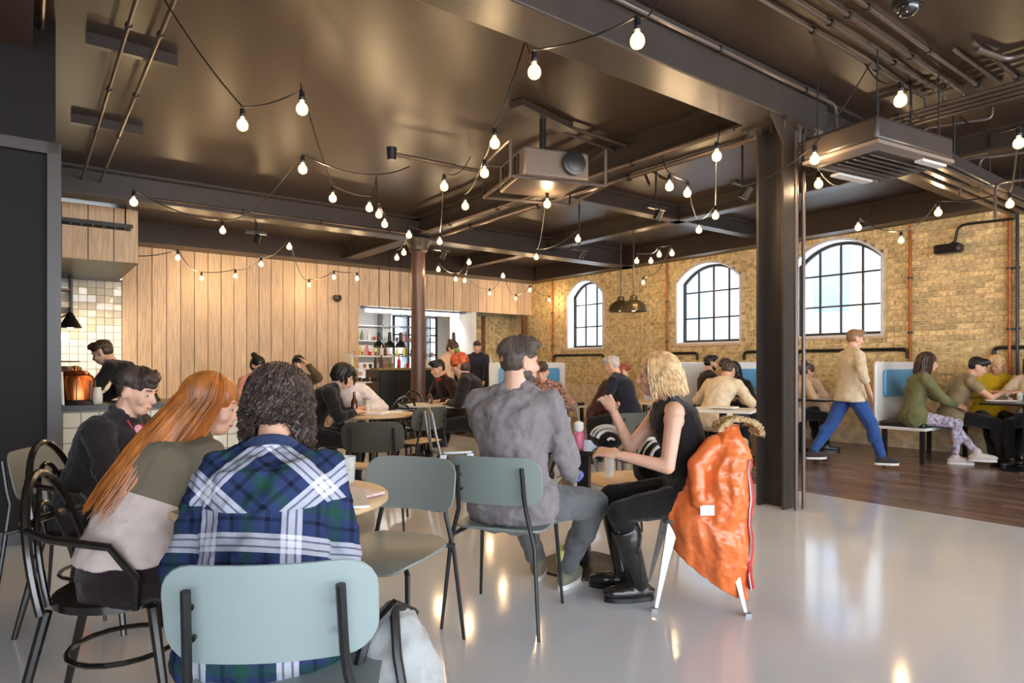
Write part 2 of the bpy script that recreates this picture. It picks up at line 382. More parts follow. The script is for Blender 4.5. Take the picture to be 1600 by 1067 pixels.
# ---------------------------------------------------------------- ceiling services
def conduit(name, label, pts, r, cl=None, mm=None, cat='pipe', group=None):
    pts = [V(p) for p in pts]; fine = [pts[0]]
    for i in range(1, len(pts)-1):
        a, b, c = pts[i-1], pts[i], pts[i+1]; q = min(.09, (b-a).length/2, (c-b).length/2)
        p0, p2 = b+(a-b).normalized()*q, b+(c-b).normalized()*q
        for t in (0, .25, .5, .75, 1): fine.append(p0*(1-t)**2+b*2*t*(1-t)+p2*t*t)
    fine.append(pts[-1]); g = G().tube(fine, r, n=8)
    t = thing(name, label, cat, group=group); obj('pipe_run', g, mm or M_tube, t)
    for i, (a, b) in enumerate(zip(pts[:-1], pts[1:])):
        L_ = (b-a).length
        for k in range(1, int(L_/(cl or 1.1))+1):
            p = a+(b-a)*(k*(cl or 1.1)/L_); 
            if (b-p).length < .1: continue
            d = (b-a).normalized(); obj('pipe_clip', G().cyl(p-d*.014, p+d*.014, r*1.7, n=8), M_black, t)
    return t
ords = ['nearest', 'second', 'third', 'fourth', 'fifth', 'sixth']
for i in range(6):
    y = 2.4-.125*i; xe = 6.45+.06*i
    x0 = 1.5 if i < 4 else 5.6
    conduit('conduit', 'grey ceiling conduit in the parallel row at top right, %s from the big beam' % ['first', 'second', 'third', 'fourth', 'fifth', 'sixth'][i], [(x0, y, CZ-.03), (xe, y, CZ-.03), (xe, y, CZ-.12)], .014, 1.0)
for i in range(4):
    conduit('conduit', 'long conduit of the bundle crossing the ceiling beyond the parallel row, %s from the camera' % ['first', 'second', 'third', 'fourth'][i], [(6.35+.11*i, -3, CZ-.16), (6.35+.11*i, 3.6+.15*i, CZ-.16), (6.35+.11*i, 3.6+.15*i, CZ-.02)], .018, 1.4)
conduit('conduit', 'pair of elbow conduits entering from the right edge of the ceiling, outer one', [(6.1, -2, CZ-.05), (6.1, 1.7, CZ-.05), (5.7, 1.78, CZ-.05)], .022, 1)
conduit('conduit', 'conduit along the near face of the big boxed beam, bending down by the steel column', [(.5, 2.89, 3.56), (5.82, 2.89, 3.56), (5.82, 2.89, 3.3), (5.45, 2.95, 3.2)], .016, 1.2)
for i, (x, n_) in enumerate(((.55, 'left'), (.74, 'right'))):
    conduit('conduit', 'long bare conduit over the left aisle, %s one of the pair' % n_, [(x, 2.5, 3.5), (x, 9.9, 3.5), (x+.4, 10.2, 3.5)], .014, 1.25)
conduit('conduit', 'thin conduit along the bulkhead at the far left of the ceiling', [(.09, 1, 3.58), (.09, 9.3, 3.58)], .016, 2)
tr = thing('cable_tray', 'dark metal bracket tray across the ceiling pair of conduits at left', 'tray')
for (y) in (5.6, 7.5): obj('bracket', G().bx(.35, .95, y, y+.05, CZ-.09, CZ), M_steel, tr)
conduit('conduit', 'two bend conduit running from the ceiling mount plate to the beam, outer one', [PZ(880, 195, 3.6), PZ(985, 230, 3.6), PZ(1030, 275, 3.6), PZ(1050, 285, 3.4)], .018, 1)
conduit('conduit', 'two bend conduit running from the ceiling mount plate to the beam, inner one', [PZ(875, 205, 3.6), PZ(970, 240, 3.6), PZ(1008, 272, 3.6), PZ(1015, 290, 3.4)], .018, 1)
conduit('conduit', 'conduit slung under the cross beam between the two columns', [(5.02, 3.4, 3.32), (5.02, 9.0, 3.32)], .022, 1.2)
conduit('conduit', 'lower conduit beside the cross beam with small fixtures', [(5.4, 3.4, 3.33), (5.4, 9.3, 3.33)], .028, 1.6)
conduit('conduit', 'horizontal conduit running below the far beam towards the round column', [(1.3, 9.365, 3.35), (5.0, 9.365, 3.35)], .018, 1.1)
# wall pipes on brick
for (px, lb, m_) in ((1425, 'copper coloured pipe down the brick wall right of the largest window', M_rust), (1592, 'dark pipe down the brick wall at the right edge', M_black), (1580, 'copper pipe beside the dark pipe at the right edge', M_rust), (866, 'copper pipe on the brick left of the far window', M_rust), (1045, 'slim copper pipe between the far and middle windows', M_rust)):
    y = PX(px, 500, RWX).y; conduit('wall_pipe', lb, [(RWX-.06, y, .9), (RWX-.06, y, WT-.02)], .022 if m_ is M_rust else .02, .8, m_)
conduit('wall_pipe', 'dark horizontal pipe high on the brick wall at right with an elbow at the heater', [PX(1588, 343, RWX)-V((.09, 0, 0)), PX(1510, 352, RWX)-V((.09, 0, 0)), PX(1500, 358, RWX)-V((.09, 0, 0)), PX(1495, 385, RWX)-V((.09, 0, 0))], .018, .5, M_black)
for i, (a, b) in enumerate(((868, 945), (1050, 1092), (1165, 1200), (1248, 1420), (1555, 1640))):
    ya, yb = PX(a, 546, RWX).y, PX(b, 546, RWX).y; z = 1.46
    conduit('wall_rail', 'dark rail fixed low on the brick wall, %s' % ['below the far window', 'below the middle window', 'left of the steel column', 'below the large window', 'at the right edge'][i],
            [(RWX-.05, ya, z-.14), (RWX-.05, ya, z), (RWX-.05, yb, z), (RWX-.05, yb, z-.14)], .026, 9, M_black, 'rail')
# heater / speaker on wall
p = PX(1493, 392, RWX)
t = thing('wall_speaker', 'black box speaker on the brick wall hanging from the elbow pipe', 'speaker', (RWX-.25, p.y, p.z))
obj('speaker_body', G().box((0, 0, 0), (.2, .32, .13)), M_black, t, bevel=.03); obj('speaker_grille', G().box((-.105, 0, 0), (.01, .24, .09)), M_dark, t)
obj('bracket', G().cyl((0, 0, .05), (.18, 0, .12), .015), M_black, t)
for (px, py, d, lb) in ((1418, 12, 3.9, 'black dome camera on the ceiling by the parallel conduits'), (82, 392, 8.8, 'black dome fixture on the planked header above the servery'), (527, 468, (PY(527, 468, BWY-.14)-V((0, 0, 0))).x*CB+(BWY-.14)*CA, 'small dark dome fixture on the plank wall')):
    p = PD(px, py, d); t = thing('dome_camera', lb, 'camera', p)
    obj('housing', G().lathe([(.02, .09), (.08, .085), (.09, .02), (.085, 0)], n=20), M_black, t)
    obj('dome', G().ell((0, 0, 0), (.07, .07, .055)), mat('smoked_dome', (.01, .01, .012), .05, coat=1), t)
    if py < 100: obj('stem', G().cyl((0, 0, .08), (0, 0, CZ-p.z), .02), M_black, t)
    elif py > 450: obj('stem', G().cyl((0, 0, .03), (0, BWY-p.y-.03, .03), .02), M_black, t)
    else: obj('stem', G().cyl((0, 0, .03), (0, max(.1, 10.43-p.y), .03), .02), M_black, t)
p = PD(128, 348, 8.6); t = thing('cable_ladder', 'dark wire ladder tray hanging in front of the planked header at left', 'tray', p, R(0))
for sy in (-.12, .12): obj('side_rail', G().box((0, sy, 0), (1.15, .02, .05)), M_black, t)
for k in range(9): obj('rung', G().box((-.5+.125*k, 0, -.01), (.02, .24, .02)), M_black, t)
for k in (-.5, .5): obj('hanger_rod', G().cyl((k, 0, 0), (k, 0, CZ-p.z), .01, n=6), M_black, t)
# spot on an arm
a = PZ(612, 240, 3.45); b = PZ(762, 270, 3.45)
t = thing('arm_spotlight', 'small dark spotlight head at the end of a long ceiling arm', 'spotlight', a)
obj('arm', G().cyl((0, 0, 0), b-a, .022, n=8), M_tube, t); obj('head', G().cyl(V((0, 0, .06)), V((0, 0, -.07)), .055, .045, n=16), M_black, t)
obj('stem', G().cyl(b-a, b-a+V((0, 0, .2)), .02), M_tube, t)
# projector
p = PD(848, 272, 6.2)
t = thing('projector', 'grey ceiling projector with round black lens in an open metal cage', 'projector', p, R(-37+20), scale=1.3)
pm = mat('projector_case', s2l(112, 98, 88), .35, metal=.3)
obj('case', G().box((0, 0, 0), (.5, .52, .2)), pm, t, bevel=.015)
obj('lens_ring', G().lathe([(.075, 0), (.085, .01), (.085, .035), (.07, .04)], n=24).lathe([(.05, .02), (.06, .045), (.04, .05)], n=24), M_black, t, (.12, -.262, .01), (R(90), 0, 0))
obj('lens', G().ell((.12, -.275, .01), (.05, .02, .05)), mat('lens_glass', (.02, .03, .05), .03, coat=1), t)
for i in range(6): obj('vent_slat', G().box((-.255, .17-.065*i, 0), (.012, .03, .14)), M_black, t)
g = G()
for sx in (-1, 1):
    g.tube([(sx*.36, -.3, .12), (sx*.36, -.3, -.13), (sx*.36, .3, -.13), (sx*.36, .3, .12), (sx*.36, -.3, .12)], .012)
g.tube([(-.36, -.3, -.13), (.36, -.3, -.13)], .012).tube([(-.36, .3, -.13), (.36, .3, -.13)], .012).tube([(-.36, .3, .12), (.36, .3, .12)], .012)
obj('cage', g, M_tube, t)
obj('mount_pole', G().cyl((0, 0, .1), (0, 0, (CZ-p.z)/1.3-.02), .025), M_black, t)
obj('mount_plate', G().box((0, 0, (CZ-p.z)/1.3-.03), (.62, .12, .05), R(30)), M_steel, t)
# air unit
p = PD(1372, 262, 5.2)
t = thing('air_conditioner', 'grey ceiling air conditioning cassette hanging right of the steel column', 'air conditioner', p, R(-8))
t.scale = (.82, .82, .9)
obj('housing', G().box((0, 0, .16), (1.25, .75, .2)), M_steel, t, bevel=.03)
obj('fascia', G().loft([[(x*.62*k, y*.38*k, z) for x, y in ((-1, -1), (1, -1), (1, 1), (-1, 1))] for k, z in ((1, .06), (1, .03), (.82, 0), (.8, .02))]), mat('unit_fascia', s2l(120, 108, 100), .4), t)
for i in range(6): obj('louvre', G().box((.0, -.2+.08*i, .0), (.9, .05, .008), (R(25), 0, 0)), M_steel, t)
obj('light_panel', G().box((.1, .34, -.005), (.55, .1, .02)), M_white, t); obj('light_panel', G().box((.3, -.33, -.005), (.4, .08, .02)), M_white, t)
obj('emblem', G().cyl((-.52, 0, .028), (-.52, 0, .02), .05, n=3), M_white, t)
for sx in (-.5, .5):
    for sy in (-.3, .3): obj('hanger_rod', G().cyl((sx, sy, .25), (sx, sy, CZ-p.z), .008, n=6), M_black, t)
p = PD(1500, 292, 6.2)
t = thing('duct_tray', 'long grey slatted service duct running from the air unit to the brick wall', 'duct', p, R(0))
obj('duct', G().box((.3, 0, .1), (3.3, .32, .12)), M_steel, t, bevel=.01)
for i in range(3): obj('slat', G().box((.3, -.11+.11*i, .02), (3.3, .05, .025)), M_tube, t)
for i in range(4): obj('hanger_rod', G().cyl((-1.1+i*.95, 0, .15), (-1.1+i*.95, 0, CZ-p.z), .01, n=6), M_black, t)
for i, (px, py) in enumerate(((1440, 200), (1500, 250), (1530, 245), (1555, 285))):
    p = PD(px, py, 6.3); conduit('conduit', 'short hooped conduit rising over the service duct, %s from the left' % ['first', 'second', 'third', 'fourth'][i], [(p.x, p.y, p.z-.35), (p.x, p.y, p.z), (p.x+.25, p.y-.5, p.z), (p.x+.25, p.y-.5, CZ-.01)], .014, 3)
for i, (px, py, d) in enumerate(((400, 372, 9.4), (1025, 335, 7.5), (905, 398, 9), (690, 398, 10), (1160, 300, 6.2))):
    p = PD(px, py, d); t = thing('ceiling_spotlight', 'small black spotlight fixed %s' % ['on the far beam left of the round column', 'on the ceiling left of the steel column', 'on the ceiling halfway to the far window', 'on the beam right above the round column', 'on the cross beam next to the steel column'][i], 'spotlight', p)
    obj('head', G().cyl((0, 0, -.06), (.02, -.06, .04), .045, .04, n=14), M_black, t); obj('arm', G().cyl((0, 0, .02), (0, 0, CZ-p.z), .012, n=6), M_black, t); obj('base', G().box((0, 0, .08), (.3, .05, .04)), M_black, t)
# festoon bulbs
gold = (1, .68, .36)
M_fil = mat('filament_glow', (1, .8, .5), .5, emit=(1, .74, .42), es=30); M_fil.cycles.emission_sampling = 'NONE'
def bulb_glass():
    m = bpy.data.materials.new('bulb_glass'); m.use_nodes = True; nt = m.node_tree; N = nt.nodes; L = nt.links; N.remove(N['Principled BSDF'])
    t = N.new('ShaderNodeBsdfTransparent'); g_ = N.new('ShaderNodeBsdfGlossy'); g_.inputs['Roughness'].default_value = .05
    e = N.new('ShaderNodeEmission'); e.inputs[0].default_value = (1, .66, .33, 1); e.inputs[1].default_value = 3.2
    a = N.new('ShaderNodeMixShader'); a.inputs[0].default_value = .12; L.new(t.outputs[0], a.inputs[1]); L.new(g_.outputs[0], a.inputs[2])
    b = N.new('ShaderNodeMixShader'); b.inputs[0].default_value = .22; L.new(a.outputs[0], b.inputs[1]); L.new(e.outputs[0], b.inputs[2])
    L.new(b.outputs[0], N['Material Output'].inputs[0]); m.cycles.emission_sampling = 'NONE'; return m
M_bg = bulb_glass()
prof = [(.012, 0), (.014, -.012), (.02, -.022), (.032, -.034), (.040, -.05), (.043, -.068), (.040, -.086), (.031, -.1), (.016, -.109), (.002, -.111)]
me_holder = G().lathe([(.008, .065), (.019, .06), (.021, .02), (.024, .015), (.022, -.005), (.015, -.01)], n=12).mesh('lamp_holder')
me_glass = G().lathe(prof, n=18, caps=False).mesh('bulb', 60); me_fil = G().ell((0, 0, -.064), (.02, .02, .03), n=8, m=5).mesh('filament')
LD = bpy.data.lights.new('bulb_light', 'POINT'); LD.energy = BULB_W; LD.color = gold; LD.shadow_soft_size = .03
def dbulb(px, py):
    k = (px-800)/F; dw = min(BWY/(CA-CB*k), RWX/(CA*k+CB) if CA*k+CB > .01 else 99)-.5
    return min(1586/(HOR-py), dw)
BP = {}
def bulb(px, py, label, group=None):
    p = PD(px, py, dbulb(px, py)); t = thing('festoon_bulb', label, 'light bulb', p+V((0, 0, .075)), random.uniform(0, 6), group, .86)
    for n_, me, m in (('lamp_holder', me_holder, M_black), ('bulb', me_glass, M_bg), ('filament', me_fil, M_fil)):
        o = obj(n_, me, m, t)
        if n_ == 'bulb': par = o
    o.parent = par
    l = bpy.data.objects.new('bulb_light', LD); COL.objects.link(l); l.location = p+V((0, 0, 0)); l.parent = t; l.location = (0, 0, -.075)
    BP[(px, py)] = p+V((0, 0, .14)); return t
STR = {
 'the loop nearest the left conduits': [('a', 245, -20), (379, 200), (472, 175), ('a', 470, 130), (520, 313), (577, 328), ('a', 588, 275), (592, 338), (601, 353)],
 'the cable crossing above the plank wall': [(209, 319), (348, 363), (473, 268), ('a', 640, 260)],
 'the loop along the big beam': [('a', 1030, -10), (996, 70), (835, 118), ('a', 822, 60), (773, 228), (757, 274), (727, 325)],
 'the drop beside the spotlight arm': [('a', 735, 245), (694, 295), (687, 380), (639, 370), (631, 397), (620, 405)],
 'the garland across the plank wall': [('w', 215, 400), (278, 405), (315, 437), (368, 433), (408, 415), (452, 388), (483, 447), (522, 435), (558, 437)],
 'the garland over the bar opening': [(685, 423), (712, 438), (733, 412), (726, 440), (765, 460), (786, 433), (806, 468), (828, 455), (858, 470)],
 'the cable below the projector': [('a', 850, 290), (855, 322), (838, 404), (903, 376)],
 'the drops left of the steel column': [('a', 1030, 220), (1046, 295), (1074, 305), (1092, 362), (1118, 340), (1120, 248), ('a', 1125, 185)],
 'the cluster above the factory pendants': [('a', 1000, 370), (995, 410), (1017, 410), (1030, 400), (1050, 398), (1005, 443)],
 'the loop right of the steel column': [('a', 1360, 98), (1273, 253), (1279, 291), ('a', 1330, 270)],
 'the short drop by the parallel conduits': [('a', 1352, 100), (1407, 162), ('a', 1450, 175)],
 'the cable across the brick wall at right': [('a', 1365, 320), (1341, 358), (1408, 378), (1466, 335), (1578, 322), (1592, 228), ('a', 1500, 182)],
}
OW = ['first', 'second', 'third', 'fourth', 'fifth', 'sixth', 'seventh', 'eighth', 'ninth', 'tenth']
for nm, seq in STR.items():
    bl_ = sorted([q for q in seq if len(q) == 2]); pts = []
    for q in seq:
        if len(q) == 2:
            i = bl_.index(q); bulb(q[0], q[1], 'glowing bulb on %s, %s' % (nm, ('%s from the left' % OW[i]) if len(bl_) > 1 else 'the only one'), 'festoon light bulbs')
            pts.append(BP[q])
        elif q[0] == 'a': pts.append(PZ(q[1], q[2], CZ-.04))
        else: pts.append(PD(q[1], q[2], dbulb(q[1], q[2])))
    path = [pts[0]]
    for a, b in zip(pts[:-1], pts[1:]):
        L_ = (b-a).length; sag = .05*L_
        for k in range(1, 9): t_ = k/8; path.append(a.lerp(b, t_)-V((0, 0, sag*4*t_*(1-t_))))
    tag(obj('festoon_cable', G().tube(path, .0055 if 'wall' not in nm else .007, n=5), M_black), 'thin black lamp cable forming %s' % nm, 'cable', 'festoon cables')
tag(obj('festoon_cable', G().tube([BP[(1273, 253)].lerp(PD(1160, 292, 5.2), k/8)-V((0, 0, .2*(k/8)*(1-k/8))) for k in range(9)], .006, n=5), M_black), 'thin black cable passing behind the steel column at bulb height', 'cable', 'festoon cables')
# factory pendants
for (px, d, lb) in ((970, 11.2, 'left dome factory pendant in front of the far brick wall'), (990, 10.4, 'right dome factory pendant, partly in front of the left one')):
    p = PD(px, 487, d); t = thing('factory_pendant', lb, 'pendant lamp', p)
    obj('shade', G().lathe([(.03, .27), (.06, .25), (.07, .19), (.13, .16), (.2, .09), (.22, 0), (.213, 0), (.19, .085), (.12, .15), (.03, .2)], n=28), mat('bronze_shade', s2l(96, 84, 62), .3, metal=.6), t)
    obj('rod', G().cyl((0, 0, .26), (0, 0, CZ-p.z), .01, n=6), M_black, t); obj('bulb', G().ell((0, 0, .05), .045), mat('lit_bulb', (1, .9, .7), .4, emit=(1, .8, .5), es=6), t)
# ---------------------------------------------------------------- chairs and tables
def seat_fn(z0, drop=.018, th=.014):
    def fn(u, v, t):
        z = z0-drop*max(0, 1-(u/.2)**2)*max(0, 1-(v/.2)**2)
        if v > .12: z -= (v-.12)**2*4.5
        if v < -.14: z += (v+.14)**2*2
        return (u, v, z-th*t)
    return fn
def shell_chair(label, loc, rel, cs, group, back_lab=None, seatm=None, tall=0):
    t = thing('shell_chair', label, 'chair', (*loc, 0), rz(rel), group)
    obj('seat', G().panel(.45, .43, .12, .014, seat_fn(.465)), seatm or cs, t)
    def bf(u, v, q):
        z = .695+v*cos(R(12)); y = -.232-v*sin(R(12))+.045*(u/.23)**2 - .012*(1-q)
        return (u, y, z)
    obj('backrest', G().panel(.46, .235+tall, .075, .014, bf), cs, t)
    for s_ in (-1, 1):
        obj('leg', G().tube([(s_*.235, -.275, .0), (s_*.205, -.235, .40), (s_*.165, -.235, .56), (s_*.16, -.252, .62), (s_*.155, -.275, .765)], [.008, .011, .011, .011, .011], n=8), M_black, t)
        obj('leg', G().tube([(s_*.225, .215, .0), (s_*.2, .175, .42), (s_*.175, .15, .445), (s_*.17, -.15, .445), (s_*.205, -.235, .43)], [.008, .011, .011, .011, .009], n=8), M_black, t)
        for z_ in (.65, .72): obj('screw', G().cyl((s_*.155, -.236+(-.012 if z_ > .7 else 0), z_), (s_*.155, -.224+(-.016 if z_ > .7 else 0), z_), .007, n=8), M_black, t)
    return t
M_blue = mat('pale_blue_shell', s2l(146, 160, 160), .42, var=.04, vscale=3)
M_gg = mat('grey_green_shell', s2l(126, 136, 132), .45, var=.04, vscale=3)
M_gg2 = mat('slate_shell', s2l(134, 139, 135), .45, var=.04, vscale=3)
M_dg = mat('dark_shell', s2l(74, 74, 64), .5, var=.04, vscale=3)
c1 = shell_chair('pale blue shell chair in the foreground, holding the person in plaid', wxy(-.555, 1.62), 98, M_blue, 'shell chairs with black tube legs')
c2 = shell_chair('empty grey shell chair facing the camera by the pale round table', wxy(-.53, 2.72), 250, M_gg2, 'shell chairs with black tube legs')
c3 = shell_chair('grey green shell chair under the man in the grey sweatshirt', wxy(-.02, 3.2), 72, M_gg, 'shell chairs with black tube legs')
c4 = shell_chair('dark olive shell chair with pale seat standing empty by the far left table', wxy(-1.05, 5.0), 95, M_dg, 'shell chairs with black tube legs', seatm=M_wood)
c5 = shell_chair('dark chair with pale plywood seat turned sideways near the round column', wxy(-.98, 6.6), 140, M_dg, 'shell chairs with black tube legs', seatm=M_wood)
c6 = shell_chair('grey shell chair behind the man in the dark jacket', wxy(-2.2, 3.3), 8, M_gg2, 'shell chairs with black tube legs')
c7 = shell_chair('pale wood seated chair at the far side of the black pedestal table', wxy(.78, 4.45), 200, M_dg, 'shell chairs with black tube legs', seatm=M_wood)
c8 = shell_chair('empty dark chair with pale seat behind the blonde woman\'s arm', wxy(.97, 5.9), 120, M_dg, 'shell chairs with black tube legs', seatm=M_wood)

def bentwood(label, loc, rel, m, group, arms=True, sc_=1):
    t = thing('bentwood_chair', label, 'chair', (*loc, 0), rz(rel), group, sc_)
    obj('seat', G().lathe([(.0, .455), (.17, .452), (.2, .462), (.212, .455), (.212, .43), (.2, .425), (.0, .44)], n=28), m, t)
    obj('leg_hoop', G().tube([(.17*cos(a), .17*sin(a), .25) for a in [2*pi*i/20 for i in range(20)]], .009, closed=True), m, t)
    for s_ in (-1, 1):
        obj('leg', G().tube([(s_*.2, .2, 0), (s_*.185, .175, .2), (s_*.165, .14, .43)], [.013, .016, .019], n=8), m, t)
        obj('leg', G().tube([(s_*.2, -.27, 0), (s_*.18, -.22, .22), (s_*.165, -.17, .44)], [.012, .016, .017], n=8), m, t)
    arc = [(.205*cos(a)*(1.0), -.17-.10*sin(a), .44+.42*sin(a)) for a in [pi*i/20 for i in range(21)]]
    obj('back_hoop', G().tube(arc, .0145, n=8), m, t)
    arc = [(.12*cos(a), -.185-.07*sin(a), .44+.32*sin(a)) for a in [pi*i/16 for i in range(17)]]
    obj('inner_hoop', G().tube(arc, .011, n=8), m, t)
    if arms:
        arm = [(s*1.0, y, z) for s, y, z in ((-.2, .1, .44), (-.25, .12, .55), (-.27, .05, .66), (-.26, -.12, .69), (-.15, -.245, .70), (0, -.27, .70), (.15, -.245, .70), (.26, -.12, .69), (.27, .05, .66), (.25, .12, .55), (.2, .1, .44))]
        obj('arm_rail', G().tube(arm, .013, n=8), m, t)
    return t
M_bw = mat('black_bentwood', (.014, .011, .009), .22, coat=.4)
b1 = bentwood('black bentwood armchair under the red haired woman at far left', wxy(-1.36, 2.27), 12, M_bw, 'black bentwood chairs')
b2 = bentwood('black bentwood armchair seen over the red haired woman\'s shoulder', wxy(-1.98, 3.12), 5, M_bw, 'black bentwood chairs')
for (px, d, rel, lb) in ((640, 8.0, 200, 'black bentwood chair in front of the round column'), (655, 8.9, 300, 'black bentwood chair behind the round column base'), (620, 7.8, 120, 'black bentwood chair left of the round column')):
    dup(b1, (*wxy((px-800)/F*d, d), 0), rz(rel), lb)
def tolix(label, loc, rel, m, cat='chair'):
    t = thing('metal_chair', label, cat, (*loc, 0), rz(rel), 'galvanised metal chairs')
    obj('seat', G().panel(.36, .36, .07, .02, lambda u, v, q: (u, v, .45-.008*max(0, 1-(u*u+v*v)/.03)-.03*q)), m, t)
    for sx in (-1, 1):
        for sy in (-1, 1):
            rings = []
            for k in range(7):
                q = k/6; w = .05*(1-q)+.014*q+.012*(1-q)**3; cx, cy = sx*(.15+.075*q), sy*(.15+.075*q)
                z = .435*(1-q); a = V((sx*w, 0, 0)); b = V((0, sy*w, 0)); c = V((cx, cy, z)); th = .006
                rings.append([c-b*1.0, c+a*.0, c-a*1.0, c-a*1.0-V((0, sy*th, 0)), c-V((sx*th, sy*th, 0))*1.2, c-b*1.0-V((sx*th, 0, 0))])
            obj('leg', G().loft(rings).box((sx*.225, sy*.225, .008), (.03, .03, .016)), m, t)
    obj('cross_brace', G().tube([(-.17, -.17, .3), (.17, .17, .3)], .006).tube([(-.17, .17, .3), (.17, -.17, .3)], .006), m, t)
    obj('back_frame', G().tube([(-.17, -.16, .43), (-.175, -.2, .6), (-.15, -.235, .8), (-.08, -.245, .84), (.08, -.245, .84), (.15, -.235, .8), (.175, -.2, .6), (.17, -.16, .43)], .012, n=8), m, t)
    obj('back_slat', G().panel(.1, .36, .01, .004, lambda u, v, q: (u, -.2-.11*(v+.18)-.004*q, .63+v)), m, t)
    return t
tolix('galvanised metal chair carrying the blonde woman and the orange coat', wxy(.965, 3.42), 172, M_galv)
tolix('galvanised metal chair behind the black pedestal table', wxy(.62, 6.6), 60, M_galv)
t_ = tolix('wire grey metal chair left of the grey sweatshirt man', wxy(-.55, 6.0), 20, M_galv)

def round_table(label, loc, r, mtop, z=.74, ped=True, group=None, foot=.25):
    t = thing('round_table', label, 'table', (*loc, 0), 0, group)
    obj('tabletop', G().lathe([(0, z), (r-.006, z), (r, z-.006), (r, z-.022), (r-.008, z-.028), (0, z-.028)], n=48), mtop, t)
    obj('pedestal', G().lathe([(.03, z-.03), (.03, .05), (.045, .03)], n=16).box((0, 0, z-.035), (.3, .3, .012)), M_black, t)
    obj('base', G().lathe([(0, .03), (.05, .03), (foot, .012), (foot, 0), (0, 0)], n=32), M_black, t)
    return t
T1 = round_table('round pale wood table between the plaid shirt and the empty grey chair', wxy(-.86, 2.42), .39, M_wood)
def sq_table(label, loc, rel, w, d, mtop, z=.74, octo=False, legs=False, group=None):
    t = thing('square_table', label, 'table', (*loc, 0), rz(rel), group)
    obj('tabletop', G().box((0, 0, z-.014), (w, d, .028)), mtop, t, bevel=.005)
    if legs:
        for sx in (-1, 1):
            for sy in (-1, 1): obj('leg', G().cyl((sx*(w/2-.05), sy*(d/2-.05), 0), (sx*(w/2-.05), sy*(d/2-.05), z-.028), .02, n=10), M_black, t)
    else:
        obj('pedestal', G().box((0, 0, z/2), (.07, .07, z-.04)), M_black, t)
        obj('base', G().lathe([(0, .03), (.06, .03), (.29, .014), (.29, 0), (0, 0)], n=8), M_black, t)
    return t
T2 = sq_table('black square pedestal table between the man and the blonde woman', wxy(.44, 3.95), 70, .5, .55, M_blackw)
T3 = round_table('pale table with papers where two dark haired women sit', wxy(-1.42, 6.55), .42, M_wood, group='pale round tables')
T4 = sq_table('white edged table beside the round column with food on it', wxy(-.85, 7.9), 80, .9, .6, mat('white_laminate', s2l(220, 214, 205), .4), z=.75)
T5 = round_table('far table at the booth with the blue panel', wxy(1.8, 8.75), .4, M_wood, group='pale round tables')
T6 = sq_table('white topped table in front of the person in the cream shirt', wxy(2.35, 7.2), 60, .7, .6, M_white)
T7 = sq_table('dark booth table in front of the yellow cardigan', (9.3, 2.4), 37, .62, 1.1, M_blackw, z=.8)
T8 = sq_table('dark booth table seen between the steel column and the walking person', wxy(4.1, 9.3), -53, .7, 1.2, M_blackw, z=.76)
# glassware etc.
def tumbler(label, p, h=.11, r=.033, cont=None):
    t = thing('drinking_glass', label, 'glass', p)
    obj('glass', G().lathe([(r*.8, 0), (r, h), (r*.93, h), (r*.74, .008), (0, .008)], n=16), M_gl, t)
    if cont: obj('drink', G().cyl((0, 0, .01), (0, 0, h*.6), r*.75, r*.85, n=14), cont, t)
    return t
x, y = wxy(-.66, 2.5)
def papers(label, p, a, n=1, w=.21, h=.29, m=None, name='magazine'):
    o = obj(name, G().box((0, 0, .004*n), (w, h, .008*n)), m or M_paper, None, p, (0, 0, a)); tag(o, label, 'paper'); return o
papers('white magazine with pink edge lying on the pale round table', (*wxy(-.66, 2.44), .742), R(20), 1, m=mat('magazine_print', s2l(214, 190, 200), .4, var=.3, vscale=20))
papers('open white leaflet on the pale round table by the plaid sleeve', (*wxy(-.62, 2.28), .7505), R(-20), 1)
tumbler('clear water glass on the pale round table', (*wxy(-.68, 2.68), .742))
# things on the black table
x, y = wxy(.42, 3.85)
t = thing('pepper_bottle', 'pink bottle with white cap on the black pedestal table', 'bottle', (*wxy(.39, 3.78), .742))
obj('bottle', G().lathe([(.03, 0), (.032, .01), (.032, .085), (.02, .1)], n=16), mat('pink_glass', s2l(226, 120, 150), .2), t); obj('cap', G().lathe([(.024, .1), (.03, .115), (.028, .15), (.01, .16)], n=16), M_paper, t)
tumbler('tall glass jar by the man\'s elbow on the black table', (*wxy(.33, 4.05), .742), .16, .04)
tumbler('small glass at the far corner of the black table', (*wxy(.6, 4.1), .742), .1, .03)
tumbler('water glass on the pale seat next to the black table', (*wxy(.66, 4.38), .47), .13, .035)
def blob_bag(name, label, cat, p, r, rot, m, m2=None, vox=.012, disp=.03, kind='bag'):
    t = thing(name, label, cat, p, rot); g = G().ell((0, 0, r[2]), r, n=20, m=12)
    obj('body', remesh(g, vox, 2, disp), m, t)
    if m2:
        g = G()
        for i in range(7):
            a = -1+i*.33; g.tube([(r[0]*1.02*a, r[1]*cos(q)*math.sqrt(max(.02, 1-a*a)), r[2]+r[2]*1.04*sin(q)*math.sqrt(max(.02, 1-a*a))) for q in [pi*.05+pi*.9*k/10 for k in range(11)]], .008+.004*(i % 2))
        obj('stripe', g, m2, t)
    return t
M_bkc = cloth('black_cloth', 22, 21, 23); M_wc = cloth('white_cloth', 226, 224, 222)
blob_bag('scarf', 'black and white striped scarf heaped on the black pedestal table', 'scarf', (*wxy(.56, 3.83), .735), (.17, .09, .065), rz(0), M_bkc, M_wc)
blob_bag('handbag', 'black and white patterned bag on the blonde woman\'s far side', 'bag', (*wxy(.86, 3.98), .47), (.14, .1, .15), rz(20), M_bkc, M_wc)
